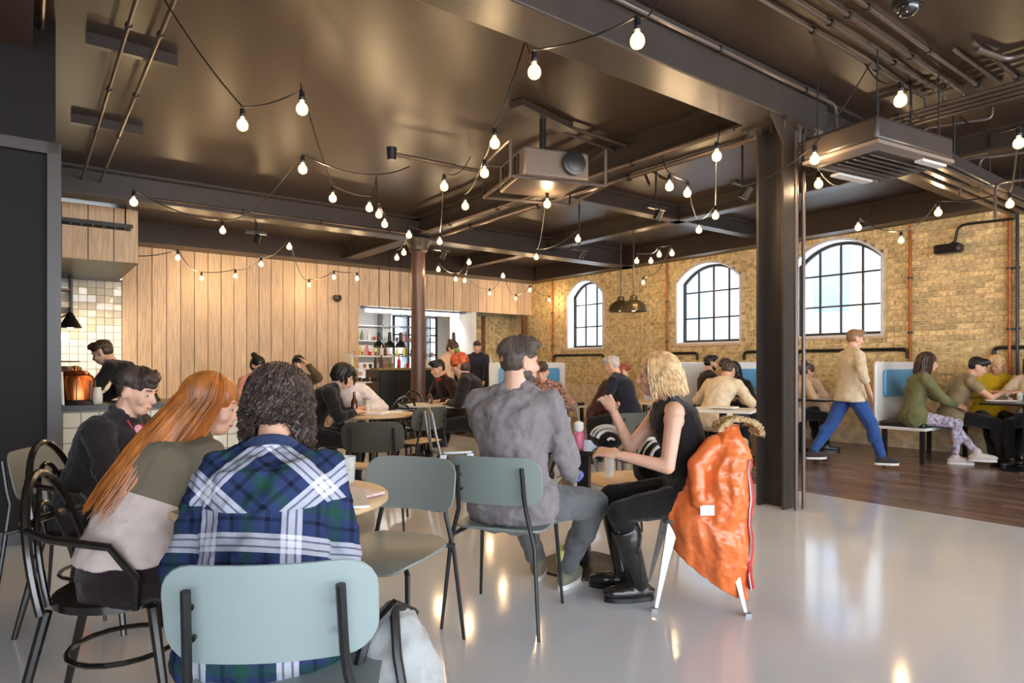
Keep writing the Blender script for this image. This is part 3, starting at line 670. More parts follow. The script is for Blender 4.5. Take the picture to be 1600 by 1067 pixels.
# orange coat on the metal chair
def coat():
    t = thing('coat', 'long orange quilted coat with fur trimmed hood hanging over the metal chair', 'coat', (*wxy(1.10, 3.27), 0), rz(172))
    # local +Y to the left of the picture, +X away, -Y right
    n = 96; rings = []; K_ = 26
    Lf = [.02, .10, .16, .19, .22, .25, .28, .30, .31, .30, .28]; Rt = [.05, .085, .10, .105, .105, .105, .105, .105, .105, .10, .09]; Dp = [.035, .075, .105, .12, .125, .125, .12, .12, .115, .10, .07]
    def ip(t, q): q = q*10; i = min(9, int(q)); return t[i]+(t[i+1]-t[i])*(q-i)
    for k in range(K_+1):
        v = k/K_; rg = []
        for i in range(n):
            a = 2*pi*i/n; yy = -ip(Rt, v)+(ip(Lf, v)+ip(Rt, v))*(sin(a)+1)/2; hem = .05+max(0, yy+.06)**1.25*.95
            z = .93-v*(.93-hem); fo = 1+(.07*sin(9*a+3*sin(z*5)+yy*10)+.05*sin(15*a+z*9))*min(1, .3+v)+.22*noise.noise(V((yy*7+z*4, a*.8, z*9-yy*5)))+.08*noise.noise(V((yy*20, a, z*22)))
            rg.append((cos(a)*ip(Dp, v)*fo, yy+.012*sin(z*25+a), z))
        rings.append(rg)
    g = G().loft(rings); me = remesh(g, .0065, 2, .008, TEXF)
    obj('shell', me, mat('orange_satin', s2l(232, 118, 60), .3, bump=.5, bscale=22, var=.15, vscale=12, spec=.6), t)
    obj('lining_edge', G().tube([(-.045+.014*sin(k*1.3), -.088+.009*sin(k*1.7), .76-.064*k) for k in range(11)], .016, n=8), mat('red_lining', s2l(190, 50, 50), .5), t)
    g = G()
    for k in range(9): g.tube([(-.15, .13-.03*k*.2, .78-.07*k), (-.165, -.02, .76-.07*k), (-.13, -.16, .78-.07*k)], .004)
    sl = G().caps((-.03, .08, .83), (-.07, .17, .73), .05, .05).caps((-.07, .17, .73), (-.11, .17, .56), .045, .04)
    obj('sleeve', remesh(sl, .01, 3, .02), MC['orange_satin'], t)
    fg = G()
    for i in range(420):
        a = random.random()*pi*.95-.1; b = random.random()*2*pi
        c = V((-.03+.05*cos(b), -.03-.1*cos(a), .885+.07*sin(a))); d = V((sin(b)*.6, cos(b)*.8, random.uniform(-.1, 1))).normalized()
        fg.tube([c, c+d*.02, c+d*.034+V((0, 0, -.006))], [.006, .005, .001], n=4)
    obj('fur_trim', fg, mat('tan_fur', s2l(206, 178, 134), .9, var=.3, vscale=60), t)
    obj('zip', G().tube([(-.072+.008*sin(k), -.084+.006*sin(k*1.7), .76-.064*k) for k in range(11)], .004), M_galv, t)
    obj('patch', G().box((-.13, .13, .52), (.012, .07, .05), (0, 0, .2)), M_wc, t)
coat()
# bag at the foreground chair
t = thing('rucksack', 'pale grey and black bag standing beside the foreground chair', 'bag', (*wxy(-.33, 1.78), 0), rz(80), scale=1.05)
g = G().loft([[(x*w, y*d, z) for x, y in [(cos(2*pi*i/20)*abs(cos(2*pi*i/20))**-.3 if abs(cos(2*pi*i/20)) > .01 else 0, sin(2*pi*i/20)) for i in range(20)]] for w, d, z in ((.12, .07, 0), (.15, .1, .08), (.15, .11, .25), (.12, .09, .42), (.06, .05, .52), (.02, .02, .55))])
obj('body', remesh(g, .01, 3, .05), cloth('grey_canvas', 172, 174, 174), t)
obj('strap', G().tube([(-.06, -.1, .1), (-.07, -.14, .3), (-.03, -.1, .5), (.02, -.04, .56), (.04, .06, .5)], .014), M_black, t)
obj('strap', G().tube([(.08, -.08, .05), (.1, -.13, .25), (.05, -.1, .46), (.02, -.04, .56)], .012), M_black, t)
obj('pocket', remesh(G().ell((-.1, .02, .25), (.07, .1, .24), n=16), .012, 3, .03), M_bkc, t)
# ---------------------------------------------------------------- people
def ik(A, T, l1, l2, pole):
    A, T, pole = V(A), V(T), V(pole); d = T-A; L_ = d.length
    if L_ > (l1+l2)*.995: T = A+d*((l1+l2)*.995/L_); d = T-A; L_ = d.length
    u = d/L_; a = (l1*l1-l2*l2+L_*L_)/(2*L_); h = math.sqrt(max(0, l1*l1-a*a)); p = pole-u*pole.dot(u)
    return A+u*a+p.normalized()*h, T
def hand(g, W, fd, pn, side, s=1.0, curl=.35, open_=1):
    # W wrist, fd finger direction, pn palm normal (palm faces along pn), thumb on side*lateral
    fd = V(fd).normalized(); pn = V(pn); pn = (pn-fd*pn.dot(fd)).normalized(); lt = fd.cross(pn)*side
    M = Matrix((lt, fd, pn)).transposed()
    g.ell(W+fd*.045*s, (.038*s, .052*s, .017*s), M, n=12, m=8); g.caps(W-fd*.01, W+fd*.03*s, .024*s, .026*s, fl=.75, n=8)
    for i, (off, ln) in enumerate(((.028, .072), (.0095, .08), (-.0095, .074), (-.027, .058))):
        b = W+fd*.082*s+lt*off*s*1.02; dd = (fd+lt*off*5*open_+pn*curl*.5).normalized(); m_ = b+dd*ln*.5*s
        d2 = (dd+pn*curl*1.3).normalized(); e = m_+d2*ln*.32*s; d3 = (d2+pn*curl).normalized()
        g.caps(b-fd*.02, m_, .0092*s, .0085*s, n=7).caps(m_, e, .0085*s, .0078*s, n=7).caps(e, e+d3*ln*.24*s, .0078*s, .006*s, n=7)
    b = W+fd*.022*s+lt*.024*s; m_ = b+(lt*.8+fd*.8+pn*.3).normalized()*.036*s
    g.caps(b, m_, .0135*s, .0105*s, n=7).caps(m_, m_+(lt*.35+fd+pn*.5).normalized()*.032*s, .0105*s, .008*s, n=7)
def person(label, at, rel, seat=.46, lean=12, side=0, twist=0, hyaw=0, hpitch=10, hroll=0, hands=None, feet=None, top=None, bottom=None, shoes=None,
           skin=None, hair=None, hair_m=None, beard=False, sc_=1.0, vox=.013, w=1.0, sleeve='long', boots=False, extra=None, floor=0, collar=None, nbend=.6, neck=.052, group=None, elb=((1, -.3, -.6), (-1, -.3, -.6)), apron=None, knees=None):
    skin = skin or M_skin; root = thing('person', label, 'person', (*wxy(*at), floor), rz(rel), group, sc_)
    stand = seat is None
    pel = V((0, 0, .93 if stand else seat/sc_+.095))
    def dr(a): a = R(a); b = R(side); return V((sin(b), sin(a)*cos(b), cos(a)*cos(b)))
    Lm = pel+dr(lean*.5)*.17; C = Lm+dr(lean)*.17; N = C+dr(lean*(1+nbend*.3))*.15; tw = R(twist)
    rv = V((cos(tw), sin(tw), -sin(R(side)))).normalized(); r0 = V((1, 0, 0))
    up = dr(lean)
    S = {1: N+rv*.165*w-up*.045, -1: N-rv*.165*w-up*.045}
    nd = dr(lean*.75+hpitch*.35); HB = N+nd*neck
    Mh = Matrix.Rotation(R(hyaw), 3, 'Z') @ Matrix.Rotation(-R(hpitch), 3, 'X') @ Matrix.Rotation(R(hroll), 3, 'Y')
    HC = HB+Mh@V((0, .022, .095))
    def hp(x, y, z): return HC+Mh@V((x, y, z))
    B = G(); g = B
    # torso
    def tors(g, inf, lo=-.1, hi=1, wk=1.0):
        fr_ = [(pel-dr(0)*.10, .12, .10, 0), (pel-dr(0)*.05, .163, .115, 0), (pel+dr(0)*.03, .168, .118, 0), (Lm-dr(lean)*.02, .142, .1, .3), (Lm+dr(lean)*.05, .138, .098, .5), (C, .16*w, .112, .8), (C+dr(lean)*.07, .168*w, .11, 1), (N-up*.035, .15*w, .085, 1), (N-up*.005, .085, .06, 1), (N+up*.02, .055, .052, 1)]
        rings = []
        if wk < 1: fr_ = fr_[2:]; wk = 1
        for c, ww, dd, t in fr_:
            r_ = (r0*(1-t)+rv*t).normalized(); f_ = dr(lean*t+90).normalized(); f_ = (f_-r_*f_.dot(r_)).normalized()
            rings.append([c+r_*(ww*wk+inf)*cos(2*pi*i/22)+f_*(dd+inf)*sin(2*pi*i/22) for i in range(22)])
        g.loft(rings)
    tors(B, 0)
    for s_ in (1, -1): B.caps(N-up*.01+rv*s_*.04, S[s_], .05, .052).caps(N+up*.03+rv*s_*.015, N.lerp(S[s_], .6)+up*.02, .045, .036)
    B.caps(N-nd*.03, HC+Mh@V((0, -.018, -.04)), .06 if w > 1 else .055, .056 if w > 1 else .05)
    # head
    B.ell(hp(0, -.012, .035), (.074, .094, .084), Mh).ell(hp(0, .02, -.01), (.063, .07, .085), Mh).ell(hp(0, .042, -.072), (.042, .042, .034), Mh)
    B.caps(hp(0, .083, .02), hp(0, .106, -.02), .008, .0125, n=8); B.ell(hp(0, .094, -.024), (.017, .013, .009), Mh, n=8, m=5)
    B.caps(hp(-.034, .077, .033), hp(.034, .077, .033), .0095, n=8); B.caps(hp(-.016, .087, -.05), hp(.016, .087, -.05), .007, n=8); B.caps(hp(-.014, .085, -.059), hp(.014, .085, -.059), .0075, n=8)
    for s_ in (1, -1):
        B.ell(hp(s_*.04, .058, -.022), (.024, .024, .026), Mh, n=8, m=6); B.ell(hp(s_*.078, -.008, -.004), (.009, .02, .032), Mh@Matrix.Rotation(s_*.35, 3, 'Z'), n=10, m=6)
    # arms
    hd = hands or {1: (.15, .32, .77, ), -1: (-.15, .32, .77)}; hd = {k: V(v) for k, v in hd.items()}
    arm = {}
    for q, s_ in enumerate((1, -1)):
        E, W_ = ik(S[s_], hd[s_], .285, .25, elb[q]); arm[s_] = (E, W_)
        B.caps(S[s_], E, .048, .038).caps(E, W_, .038, .024); B.ell(S[s_]+(E-S[s_])*.15, .054)
        fd = (W_-E).normalized(); hand(B, W_, fd+V((-s_*.35, .1, -.05)), V((-s_*.6, 0, -.8)), s_, 1.0)
    # legs
    HP = {s_: pel+V((s_*.09, 0, -.02)) for s_ in (1, -1)}; leg = {}
    ft = feet or ({1: (.09, -.12, 0), -1: (-.09, .2, 0)} if stand else {1: (.12, .46, 0), -1: (-.12, .44, 0)})
    for s_ in (1, -1):
        f = V(ft[s_][:3]); ty = R(ft[s_][3]) if len(ft[s_]) > 3 else -s_*.15; an = f+V((0, 0, .085)); pole = knees[s_] if knees else (s_*.25, 1, .35)
        K, A_ = ik(HP[s_], an, .43, .42, pole); leg[s_] = (K, A_, ty)
        B.caps(HP[s_], K, .085, .056).caps(K, A_, .055, .036); B.ell(K.lerp(A_, .3)+V((0, -.018, 0)), (.048, .05, .11))
        B.ell(A_+V((-sin(ty)*.06, cos(ty)*.06, -.045)), (.033, .105, .027), Matrix.Rotation(ty, 3, 'Z'))
    obj('body', remesh(B, vox, 4), skin, root)
    # eyes
    for s_ in (1, -1):
        e = obj('eye', G().ell(hp(s_*.031, .0715, .007), (.0115, .0098, .0052), Mh, n=10, m=6), M_eye, root)
        obj('iris', G().ell(hp(s_*.031, .0795, .007), (.0058, .004, .0052), Mh, n=8, m=5), M_iris, e)
    if vox <= .012:
        for s_ in (1, -1): obj('eyebrow', G().tube([hp(s_*.014, .086, .032), hp(s_*.032, .084, .037), hp(s_*.047, .074, .032)], [.0035, .004, .002], n=5), hair_m or M_dkb, root)
    if vox <= .01: obj('mouth', G().caps(hp(-.02, .0895, -.0545), hp(.02, .0895, -.0545), .0042, n=6), M_lip, root)
    # clothes
    gv = vox*1.05
    if top:
        T = G(); [T.caps(N+up*.022+rv*s_*.015, N.lerp(S[s_], .6)+up*.02, .056, .048) for s_ in (1, -1) if sleeve]; inf = .018 if not top.get('loose') else .03; tors(T, inf, wk=.99 if top.get('crop') else 1.0)
        for s_ in (1, -1):
            E, W_ = arm[s_]; T.caps(N-up*.02+rv*s_*.05, S[s_] if sleeve else N.lerp(S[s_], .7), .062, .064 if sleeve else .056)
            if sleeve == 'long':
                T.caps(S[s_], E, .063+inf*.3, .053+inf*.2); T.cyl(E, E.lerp(W_, .9), .053+inf*.2, .04, n=12); T.ell(E, .053+inf*.2)
            elif sleeve == 'short': T.cyl(S[s_]-(E-S[s_])*.1, S[s_].lerp(E, .6), .068, .062, n=12)
            elif sleeve == 'roll': T.caps(S[s_], E, .066, .056); T.cyl(E, E.lerp(W_, .35), .056, .05, n=12)
        if not stand and not top.get('crop'): T.caps(pel+V((-.08, .01, -.02)), pel+V((.08, .01, -.02)), .152, n=14)
        elif top.get('hem'): T.loft([[c+V((rr*1.25*cos(2*pi*i/20), rr*sin(2*pi*i/20), 0)) for i in range(20)] for c, rr in ((pel+V((0, 0, .05)), .145), (pel-V((0, 0, top['hem'])), .182))])
        obj('top', remesh(T, gv, top.get('sm', 5), top.get('disp', .022)), top['m'], root)
        if collar: 
            for k in (0,): obj('collar', G().tube([N+up*.03+(rv*cos(a)*.066+dr(lean+90)*sin(a)*.062)-V((0, 0, .012*sin(a))) for a in [2*pi*i/20 for i in range(20)]], .016, n=8, closed=True), collar, root)
    if bottom:
        T = G(); T.loft([[c+V(((ww)*cos(2*pi*i/20), dd*sin(2*pi*i/20), 0)) for i in range(20)] for c, ww, dd in ((pel-V((0, 0, .115)), .14, .12), (pel-V((0, 0, .04)), .18, .13), (pel+V((0, 0, .07)), .174, .13))])
        fit = bottom.get('fit', .012)
        for s_ in (1, -1):
            K, A_, ty = leg[s_]; T.caps(HP[s_], K, .088+fit, .058+fit); T.cyl(K, K.lerp(A_, .97), .057+fit, bottom.get('cuff', .043)+fit*.6, n=14); T.ell(K, .058+fit); T.ell(K.lerp(A_, .3)+V((0, -.015, 0)), (.05+fit, .05+fit, .11))
        if not stand: T.ell(pel+V((0, -.01, -.03)), (.168, .125, .105))
        obj('trousers', remesh(T, gv, 4, bottom.get('disp', .018)), bottom['m'], root)
    for s_ in (1, -1):
        K, A_, ty = leg[s_]; Rz = Matrix.Rotation(ty, 3, 'Z'); f = V((A_.x, A_.y, A_.z-.085)); T = G()
        T.ell(f+Rz@V((0, .045, .046)), (.046, .135, .044), Rz, n=12, m=7); T.ell(f+Rz@V((0, .10, .045)), (.046, .10, .038), Rz, n=12, m=7).ell(f+Rz@V((0, -.01, .055)), (.04, .055, .05), Rz, n=12, m=7).caps(f+V((0, 0, .05)), f+V((0, 0, .11)), .042, .044)
        if boots: T.cyl(A_, K.lerp(A_, .22), .05, .068, n=16); T.ell(K.lerp(A_, .35)+V((0, -.015, 0)), (.066, .066, .11))
        so = obj('boot' if boots else 'shoe', remesh(T, min(.011, gv), 3), shoes or M_black, root)
        obj('sole', G().loft([[f+Rz@V((.046*cos(a)*(1-.15*(sin(a) < 0)), .055+.135*sin(a), z)) for a in [2*pi*i/20 for i in range(20)]] for z in (-.002, .024)]), M_wc if not boots and shoes is not None and shoes != M_black else M_black, so)
    # hair
    hm = hair_m or mat('dark_hair', s2l(42, 32, 28), .6)
    def strands(n, phr, r, hang, length, steps, wave, th=(4, 95), cen=(0, -.012, .028), rad=(.083, .104, .094), conv=0, wf=20, sq=1, thick=True):
        g = G(); hv = V(hang).normalized()
        for i in range(n):
            ph = R(random.uniform(*phr)); t0 = random.uniform(*th)*.35 if i % 3 else random.uniform(*th)*.9; jt = 1+random.uniform(-.02, .05); pts = []; sd = random.random()*7
            te = th[1]+random.uniform(-8, 8); K_ = 7
            for k in range(K_+1):
                t = R(t0+(te-t0)*k/K_) if te > t0 else R(te)
                pj = ph+wave*(7*sin(k*1.9+sd)) if wave > .011 else ph; jt2 = jt+(wave*3*sin(k*2.3+sd*3) if wave > .011 else 0)
                pts.append(hp(cen[0]+rad[0]*jt2*sin(t)*sin(pj), cen[1]+rad[1]*jt2*sin(t)*cos(pj), cen[2]+rad[2]*jt2*cos(t)))
            p = pts[-1]; out = (p-HC).normalized(); ln = length*random.uniform(.75, 1.08)
            for k in range(1, steps+1):
                q = k/steps; p = p+(hv+out*.12*(1-q)*(1-conv)-(p-(HC+hv*.3)-hv*((p-(HC+hv*.3)).dot(hv)))*conv*.8).normalized()*ln/steps
                pts.append(p+V((sin(q*wf+sd)*wave, cos(q*wf*.8+sd*2)*wave, sin(q*wf*1.1+sd)*wave*.5)))
            g.tube(pts, [r*.7]+[r]*(len(pts)-3)+[r*.7, r*.2], n=4)
        return g
    if hair:
        cap = G()
        if hair in ('short', 'fade'):
            cap.ell(hp(0, -.012, .055), (.0785, .099, .076), Mh).ell(hp(0, -.036, .018), (.0755, .066, .068), Mh); cap.ell(hp(0, .05, .1), (.055, .05, .034), Mh).ell(hp(.015, .08, .095), (.035, .03, .022), Mh)
            hm_ = remesh(cap, min(vox, .009), 2, .012, TEXF); ho = obj('hair', hm_, hm, root)
            if vox <= .009: 
                obj('hair_strands', strands(420, (-180, 180), .0028, Mh@V((0, -.3, -1)), .012, 1, 0, th=(10, 80), cen=(0, -.014, .048), rad=(.0785, .098, .084)), hm, ho)
                obj('hair_strands', strands(160, (-60, 60), .003, Mh@V((0, 1, .7)), .025, 1, 0, th=(2, 44), cen=(0, -.01, .052), rad=(.078, .098, .086)), hm, ho)
        elif hair == 'bun':
            cap.ell(hp(0, -.012, .042), (.083, .104, .088), Mh).ell(hp(0, -.045, .0), (.078, .07, .085), Mh).ell(hp(0, -.09, .12), (.045, .045, .04), Mh)
            obj('hair', remesh(cap, min(vox, .01), 2, .01, TEXF), hm, root)
        elif hair in ('long', 'bob', 'medium', 'curly'):
            P_ = extra or {}
            cap.ell(hp(0, -.016, .042), (.082, .102, .088), Mh).ell(hp(0, -.042, -.005), (.074, .056, .08), Mh)
            hg = V(P_.get('hang', (0, -.2, -1))).normalized(); ln = P_.get('len', .2)
            nl = P_.get('n', 130 if vox <= .01 else 60)
            cap.caps(hp(0, -.06, -.02), hp(0, -.06, -.02)+hg*ln*.55, .07, .045, n=12)
            ho = obj('hair', remesh(cap, min(vox, .01), 3, .012), hm, root)
            obj('hair_strands', strands(nl, P_.get('phr', (62, 298)), P_.get('r', .0085), hg, ln, 7 if ln > .1 else 5, P_.get('wave', .006), conv=P_.get('conv', 0), wf=P_.get('wf', 14), rad=P_.get('rad', (.085, .106, .096)), th=P_.get('th', (4, 95))), P_.get('m2', hm), ho)
            for ph_ in P_.get('tails', ()):
                obj('hair_bunch', strands(90, ph_, P_['r'], hg, P_['tlen'], 9, P_['wave'], conv=.35, wf=22, rad=P_.get('rad'), th=(50, 95)), hm, ho)
        elif hair == 'cap':
            cap.ell(hp(0, -.03, .0), (.078, .08, .075), Mh); obj('hair', remesh(cap, .011, 3), hm, root)
            hc = G().ell(hp(0, -.008, .06), (.088, .108, .078), Mh).ell(hp(0, .1, .07), (.065, .075, .01), Mh); obj('cap', remesh(hc, .009, 2), P_cap, root)
        elif hair == 'beanie':
            obj('hair', remesh(G().ell(hp(0, -.04, -.01), (.08, .075, .09), Mh), .011, 2), hm, root)
            obj('beanie', remesh(G().ell(hp(0, -.012, .06), (.092, .11, .1), Mh).ell(hp(0, -.012, .03), (.097, .114, .03), Mh), .011, 2), mat('multicolour_knit', s2l(190, 90, 50), .9, var=.9, vscale=22, bump=.4), root)
            obj('pompom', G().ell(hp(0, -.02, .17), .035), mat('green_wool', s2l(110, 140, 60), .9), root)
    if beard:
        T = G().ell(hp(0, .038, -.07), (.048, .047, .039), Mh).ell(hp(.043, .02, -.045), (.019, .034, .034), Mh).ell(hp(-.043, .02, -.045), (.019, .034, .034), Mh).caps(hp(-.02, .083, -.04), hp(.02, .083, -.04), .008)
        obj('beard', remesh(T, .008, 2, .01, TEXF), hm, root)
    root['j'] = 0; del root['j']
    return root, dict(N=N, S=S, arm=arm, leg=leg, HC=HC, Mh=Mh, pel=pel, C=C, up=up, rv=rv, L=Lm, dr=dr, hp=hp)

# plaid material (printed weave in the shirt's own coordinates)
def plaid():
    m = bpy.data.materials.new('plaid_flannel'); m.use_nodes = True; nt = m.node_tree; N = nt.nodes; L = nt.links; p = N['Principled BSDF']; p.inputs['Roughness'].default_value = .9; p.inputs['Specular IOR Level'].default_value = .15
    tc = N.new('ShaderNodeTexCoord'); sx = N.new('ShaderNodeSeparateXYZ'); L.new(tc.outputs['Object'], sx.inputs[0])
    def mth(op, a, b=None):
        n = N.new('ShaderNodeMath'); n.operation = op
        for i, q in enumerate((a, b)):
            if q is None: continue
            if isinstance(q, (int, float)): n.inputs[i].default_value = q
            else: L.new(q, n.inputs[i])
        return n.outputs[0]
    x, y, z = sx.outputs
    ax = mth('ABSOLUTE', x)
    # above the yoke seam the cloth is cut on the bias
    yoke = mth('GREATER_THAN', z, .84)
    zz = mth('ADD', z, mth('MULTIPLY', y, .35))
    ud, vd = mth('MULTIPLY', mth('ADD', ax, zz), .7071), mth('MULTIPLY', mth('SUBTRACT', ax, zz), .7071)
    def sel(a, b): return mth('ADD', mth('MULTIPLY', a, yoke), mth('MULTIPLY', b, mth('SUBTRACT', 1, yoke)))
    u = sel(ud, mth('ADD', x, .035)); v = sel(vd, mth('ADD', zz, mth('MULTIPLY', x, .12)))
    per = .215
    def band(c, cen, wd_):
        f = mth('FRACT', mth('ADD', mth('DIVIDE', c, per), 20.0)); return mth('LESS_THAN', mth('ABSOLUTE', mth('SUBTRACT', f, cen)), wd_/2)
    def white(c):
        w = band(c, .5, .24); gap = mth('ADD', band(c, .45, .025), band(c, .55, .025)); return mth('MULTIPLY', w, mth('SUBTRACT', 1, mth('MULTIPLY', gap, .75)))
    wu, wv = white(u), white(v); gu = mth('ADD', band(u, .0, .14), band(u, 1, .14)); gv_ = mth('ADD', band(v, .0, .14), band(v, 1, .14))
    dk = mth('ADD', mth('ADD', band(u, .22, .06), band(v, .22, .06)), mth('ADD', band(u, .8, .05), band(v, .8, .05)))
    def mix(fac, a, b):
        n = N.new('ShaderNodeMix'); n.data_type = 'RGBA'; n.clamp_factor = True; L.new(fac, n.inputs[0])
        for i, q in ((6, a), (7, b)):
            if isinstance(q, tuple): n.inputs[i].default_value = (*q, 1)
            else: L.new(q, n.inputs[i])
        return n.outputs[2]
    c = mix(mth('MULTIPLY', mth('ADD', gu, gv_), .6), s2l(46, 58, 96), s2l(36, 72, 62))
    c = mix(mth('MULTIPLY', dk, .5), c, s2l(18, 24, 40)); c = mix(mth('MULTIPLY', mth('ADD', wu, wv), .56), c, s2l(226, 226, 240))
    L.new(c, p.inputs['Base Color']); n2 = N.new('ShaderNodeTexNoise'); n2.inputs['Scale'].default_value = 120; L.new(tc.outputs['Object'], n2.inputs[0]); b = N.new('ShaderNodeBump'); b.inputs['Strength'].default_value = .2; b.inputs['Distance'].default_value = .01; L.new(n2.outputs[0], b.inputs['Height']); L.new(b.outputs[0], p.inputs['Normal'])
    return m
def two_tone():
    m = mat('olive_white_jersey', s2l(118, 108, 90), .9, bump=.25, bscale=90); nt = m.node_tree; N = nt.nodes; L = nt.links; p = N['Principled BSDF']
    tc = N.new('ShaderNodeTexCoord'); sx = N.new('ShaderNodeSeparateXYZ'); L.new(tc.outputs['Object'], sx.inputs[0])
    a = N.new('ShaderNodeMath'); a.operation = 'MULTIPLY_ADD'; L.new(sx.outputs[1], a.inputs[0]); a.inputs[1].default_value = .5; L.new(sx.outputs[2], a.inputs[2])
    q = N.new('ShaderNodeMath'); q.operation = 'GREATER_THAN'; L.new(a.outputs[0], q.inputs[0]); q.inputs[1].default_value = .83
    x = N.new('ShaderNodeMix'); x.data_type = 'RGBA'; L.new(q.outputs[0], x.inputs[0]); x.inputs[6].default_value = (*s2l(214, 196, 188), 1); x.inputs[7].default_value = (*s2l(118, 108, 90), 1)
    L.new(x.outputs[2], p.inputs['Base Color']); return m
P_cap = cloth('navy_cap', 58, 44, 56)
M_denim = cloth('blue_denim', 66, 92, 138); M_blk = cloth('black_wool', 26, 24, 26)
M_char = cloth('charcoal_jacket', 40, 34, 36); M_grey = cloth('grey_marl', 132, 124, 126, bscale=140); M_gtr = cloth('grey_trousers', 96, 98, 100)
M_ging = mat('ginger_hair', s2l(176, 104, 46), .4, var=.5, vscale=22, stretch=(1, 1, .15), bump=.3, bscale=70); M_blond = mat('blonde_hair', s2l(216, 180, 134), .45, var=.45, vscale=30)
M_brown = mat('brown_hair', s2l(70, 50, 40), .5, var=.35, vscale=40); M_dkb = mat('dark_brown_hair', s2l(66, 52, 46), .5, var=.4, vscale=40); M_bk = mat('black_hair', s2l(22, 19, 20), .45, var=.2)
M_gy = mat('grey_hair', s2l(190, 182, 176), .5, var=.25)
# 1 plaid
person('person with dark wavy hair and blue plaid shirt on the pale blue chair', (-.66, 1.72), 104, .41, lean=27, hyaw=-6, hpitch=30, vox=.008, w=.88, neck=.085,
       hands={1: (.14, .38, .74), -1: (-.2, .40, .74)}, elb=((.25, -.3, -1), (-.35, -.3, -1)), top=dict(m=plaid(), disp=.045, loose=1, sm=4), bottom=dict(m=M_denim), shoes=M_black, hair='curly', hair_m=M_dkb,
       extra=dict(n=620, hang=(0, -.05, -1), len=.075, r=.0046, wave=.013, wf=13, phr=(48, 312), rad=(.098, .118, .104), th=(4, 112), tails=((95, 140), (220, 265)), tlen=.2), feet={1: (.14, .34, 0), -1: (-.14, .2, 0)}, collar=cloth('navy_collar', 44, 56, 88))
# 2 redhead
person('red haired woman with long straight hair leaning over the pale round table', (-1.33, 2.2), 52, .45, lean=33, side=2, hyaw=-38, hpitch=16, vox=.008, w=.92,
       hands={1: (.3, .5, .76), -1: (-.1, .55, .76)}, elb=((.8, -.2, -.8), (-.8, -.2, -.8)), top=dict(m=two_tone(), disp=.022, crop=1, loose=1), bottom=dict(m=cloth('dark_skirt_cloth', 40, 28, 32)), shoes=M_black, hair='long', hair_m=M_ging, sc_=.97,
       extra=dict(n=620, hang=(-.1, -.55, -.83), len=.47, r=.0052, wave=.008, wf=6, phr=(58, 302), conv=-.12), feet={1: (.1, .42, 0), -1: (-.12, .38, 0)})
# 3 dark jacket
r_, J = person('man in a dark jacket with a pink lanyard, in profile at left', (-2.1, 3.2), 2, .43, lean=24, hyaw=-4, hpitch=16, vox=.008, w=1.08,
       hands={1: (.1, .42, .78), -1: (-.12, .42, .78)}, top=dict(m=M_char, disp=.03, loose=1), bottom=dict(m=M_blk), shoes=M_black, hair='short', hair_m=M_dkb, sc_=.97, collar=M_char)
N_ = J['N']; f_ = J['dr'](22+90)
obj('shirt', remesh(G().caps(N_+f_*.085-J['up']*.03, J['C']+f_*.125, .035, .04), .01, 2), cloth('pink_shirt', 220, 150, 160), r_)
obj('lanyard', G().tube([N_+f_*.05+J['rv']*.06+J['up']*.02, N_+f_*.12+J['rv']*.03-J['up']*.06, J['C']+f_*.17-J['up']*.04, N_+f_*.12-J['rv']*.03-J['up']*.06, N_+f_*.05-J['rv']*.06+J['up']*.02], .006), mat('red_ribbon', s2l(190, 40, 70), .6), r_)
# 4 grey sweatshirt man
r_, J = person('bearded man in a grey sweatshirt seated on the grey green chair, seen from behind', (.0, 3.22), 72, .47, lean=5, hyaw=-44, hpitch=2, vox=.008, w=1.08, sc_=1.05,
       hands={1: (.22, .30, .60), -1: (-.1, .45, .78)}, elb=((.4, -.5, -.9), (-.6, -.2, -.9)), top=dict(m=M_grey, disp=.04, loose=1), bottom=dict(m=M_gtr, fit=.018, disp=.025), shoes=cloth('grey_suede', 120, 116, 100), hair='short', hair_m=mat('greying_hair', s2l(84, 70, 62), .65, var=.35, vscale=60), beard=True,
       feet={1: (.16, .42, .0, -10), -1: (-.02, .52, 0, 10)}, knees={1: (.9, .8, .5), -1: (-.2, 1, .3)})
E_, W_ = J['arm'][1]; obj('cuff_cloth', remesh(G().ell(W_+V((.0, .06, .0)), (.05, .06, .035)), .01, 2, .02), mat('blue_white_cloth', s2l(110, 120, 190), .8, var=.9, vscale=30), r_)
obj('sock', G().cyl(J['leg'][1][1]+V((0, 0, .03)), J['leg'][1][1]+V((0, -.005, .12)), .047, .05, n=14), cloth('lime_sock', 214, 220, 130), r_)
# 5 blonde
person('blonde woman in a black sleeveless top and tall boots facing left at the black table', (.97, 3.45), 178, .47, lean=20, hyaw=-8, hpitch=6, vox=.0065, w=.92, sleeve=None,
       hands={1: (.06, .42, .98), -1: (-.16, .42, .77)}, elb=((.2, .1, -1), (-.4, -.3, -.8)), top=dict(m=M_blk, disp=.012), bottom=dict(m=M_blk, fit=.004, cuff=.034), shoes=mat('black_leather', (.015, .014, .014), .25, coat=.3, bump=.1), boots=True, hair='bob', hair_m=M_blond,
       extra=dict(n=520, hang=(0, -.22, -1), len=.125, r=.0045, wave=.008, wf=7, phr=(60, 300), rad=(.094, .114, .1)), feet={1: (.1, .36, 0), -1: (-.08, .3, 0)})
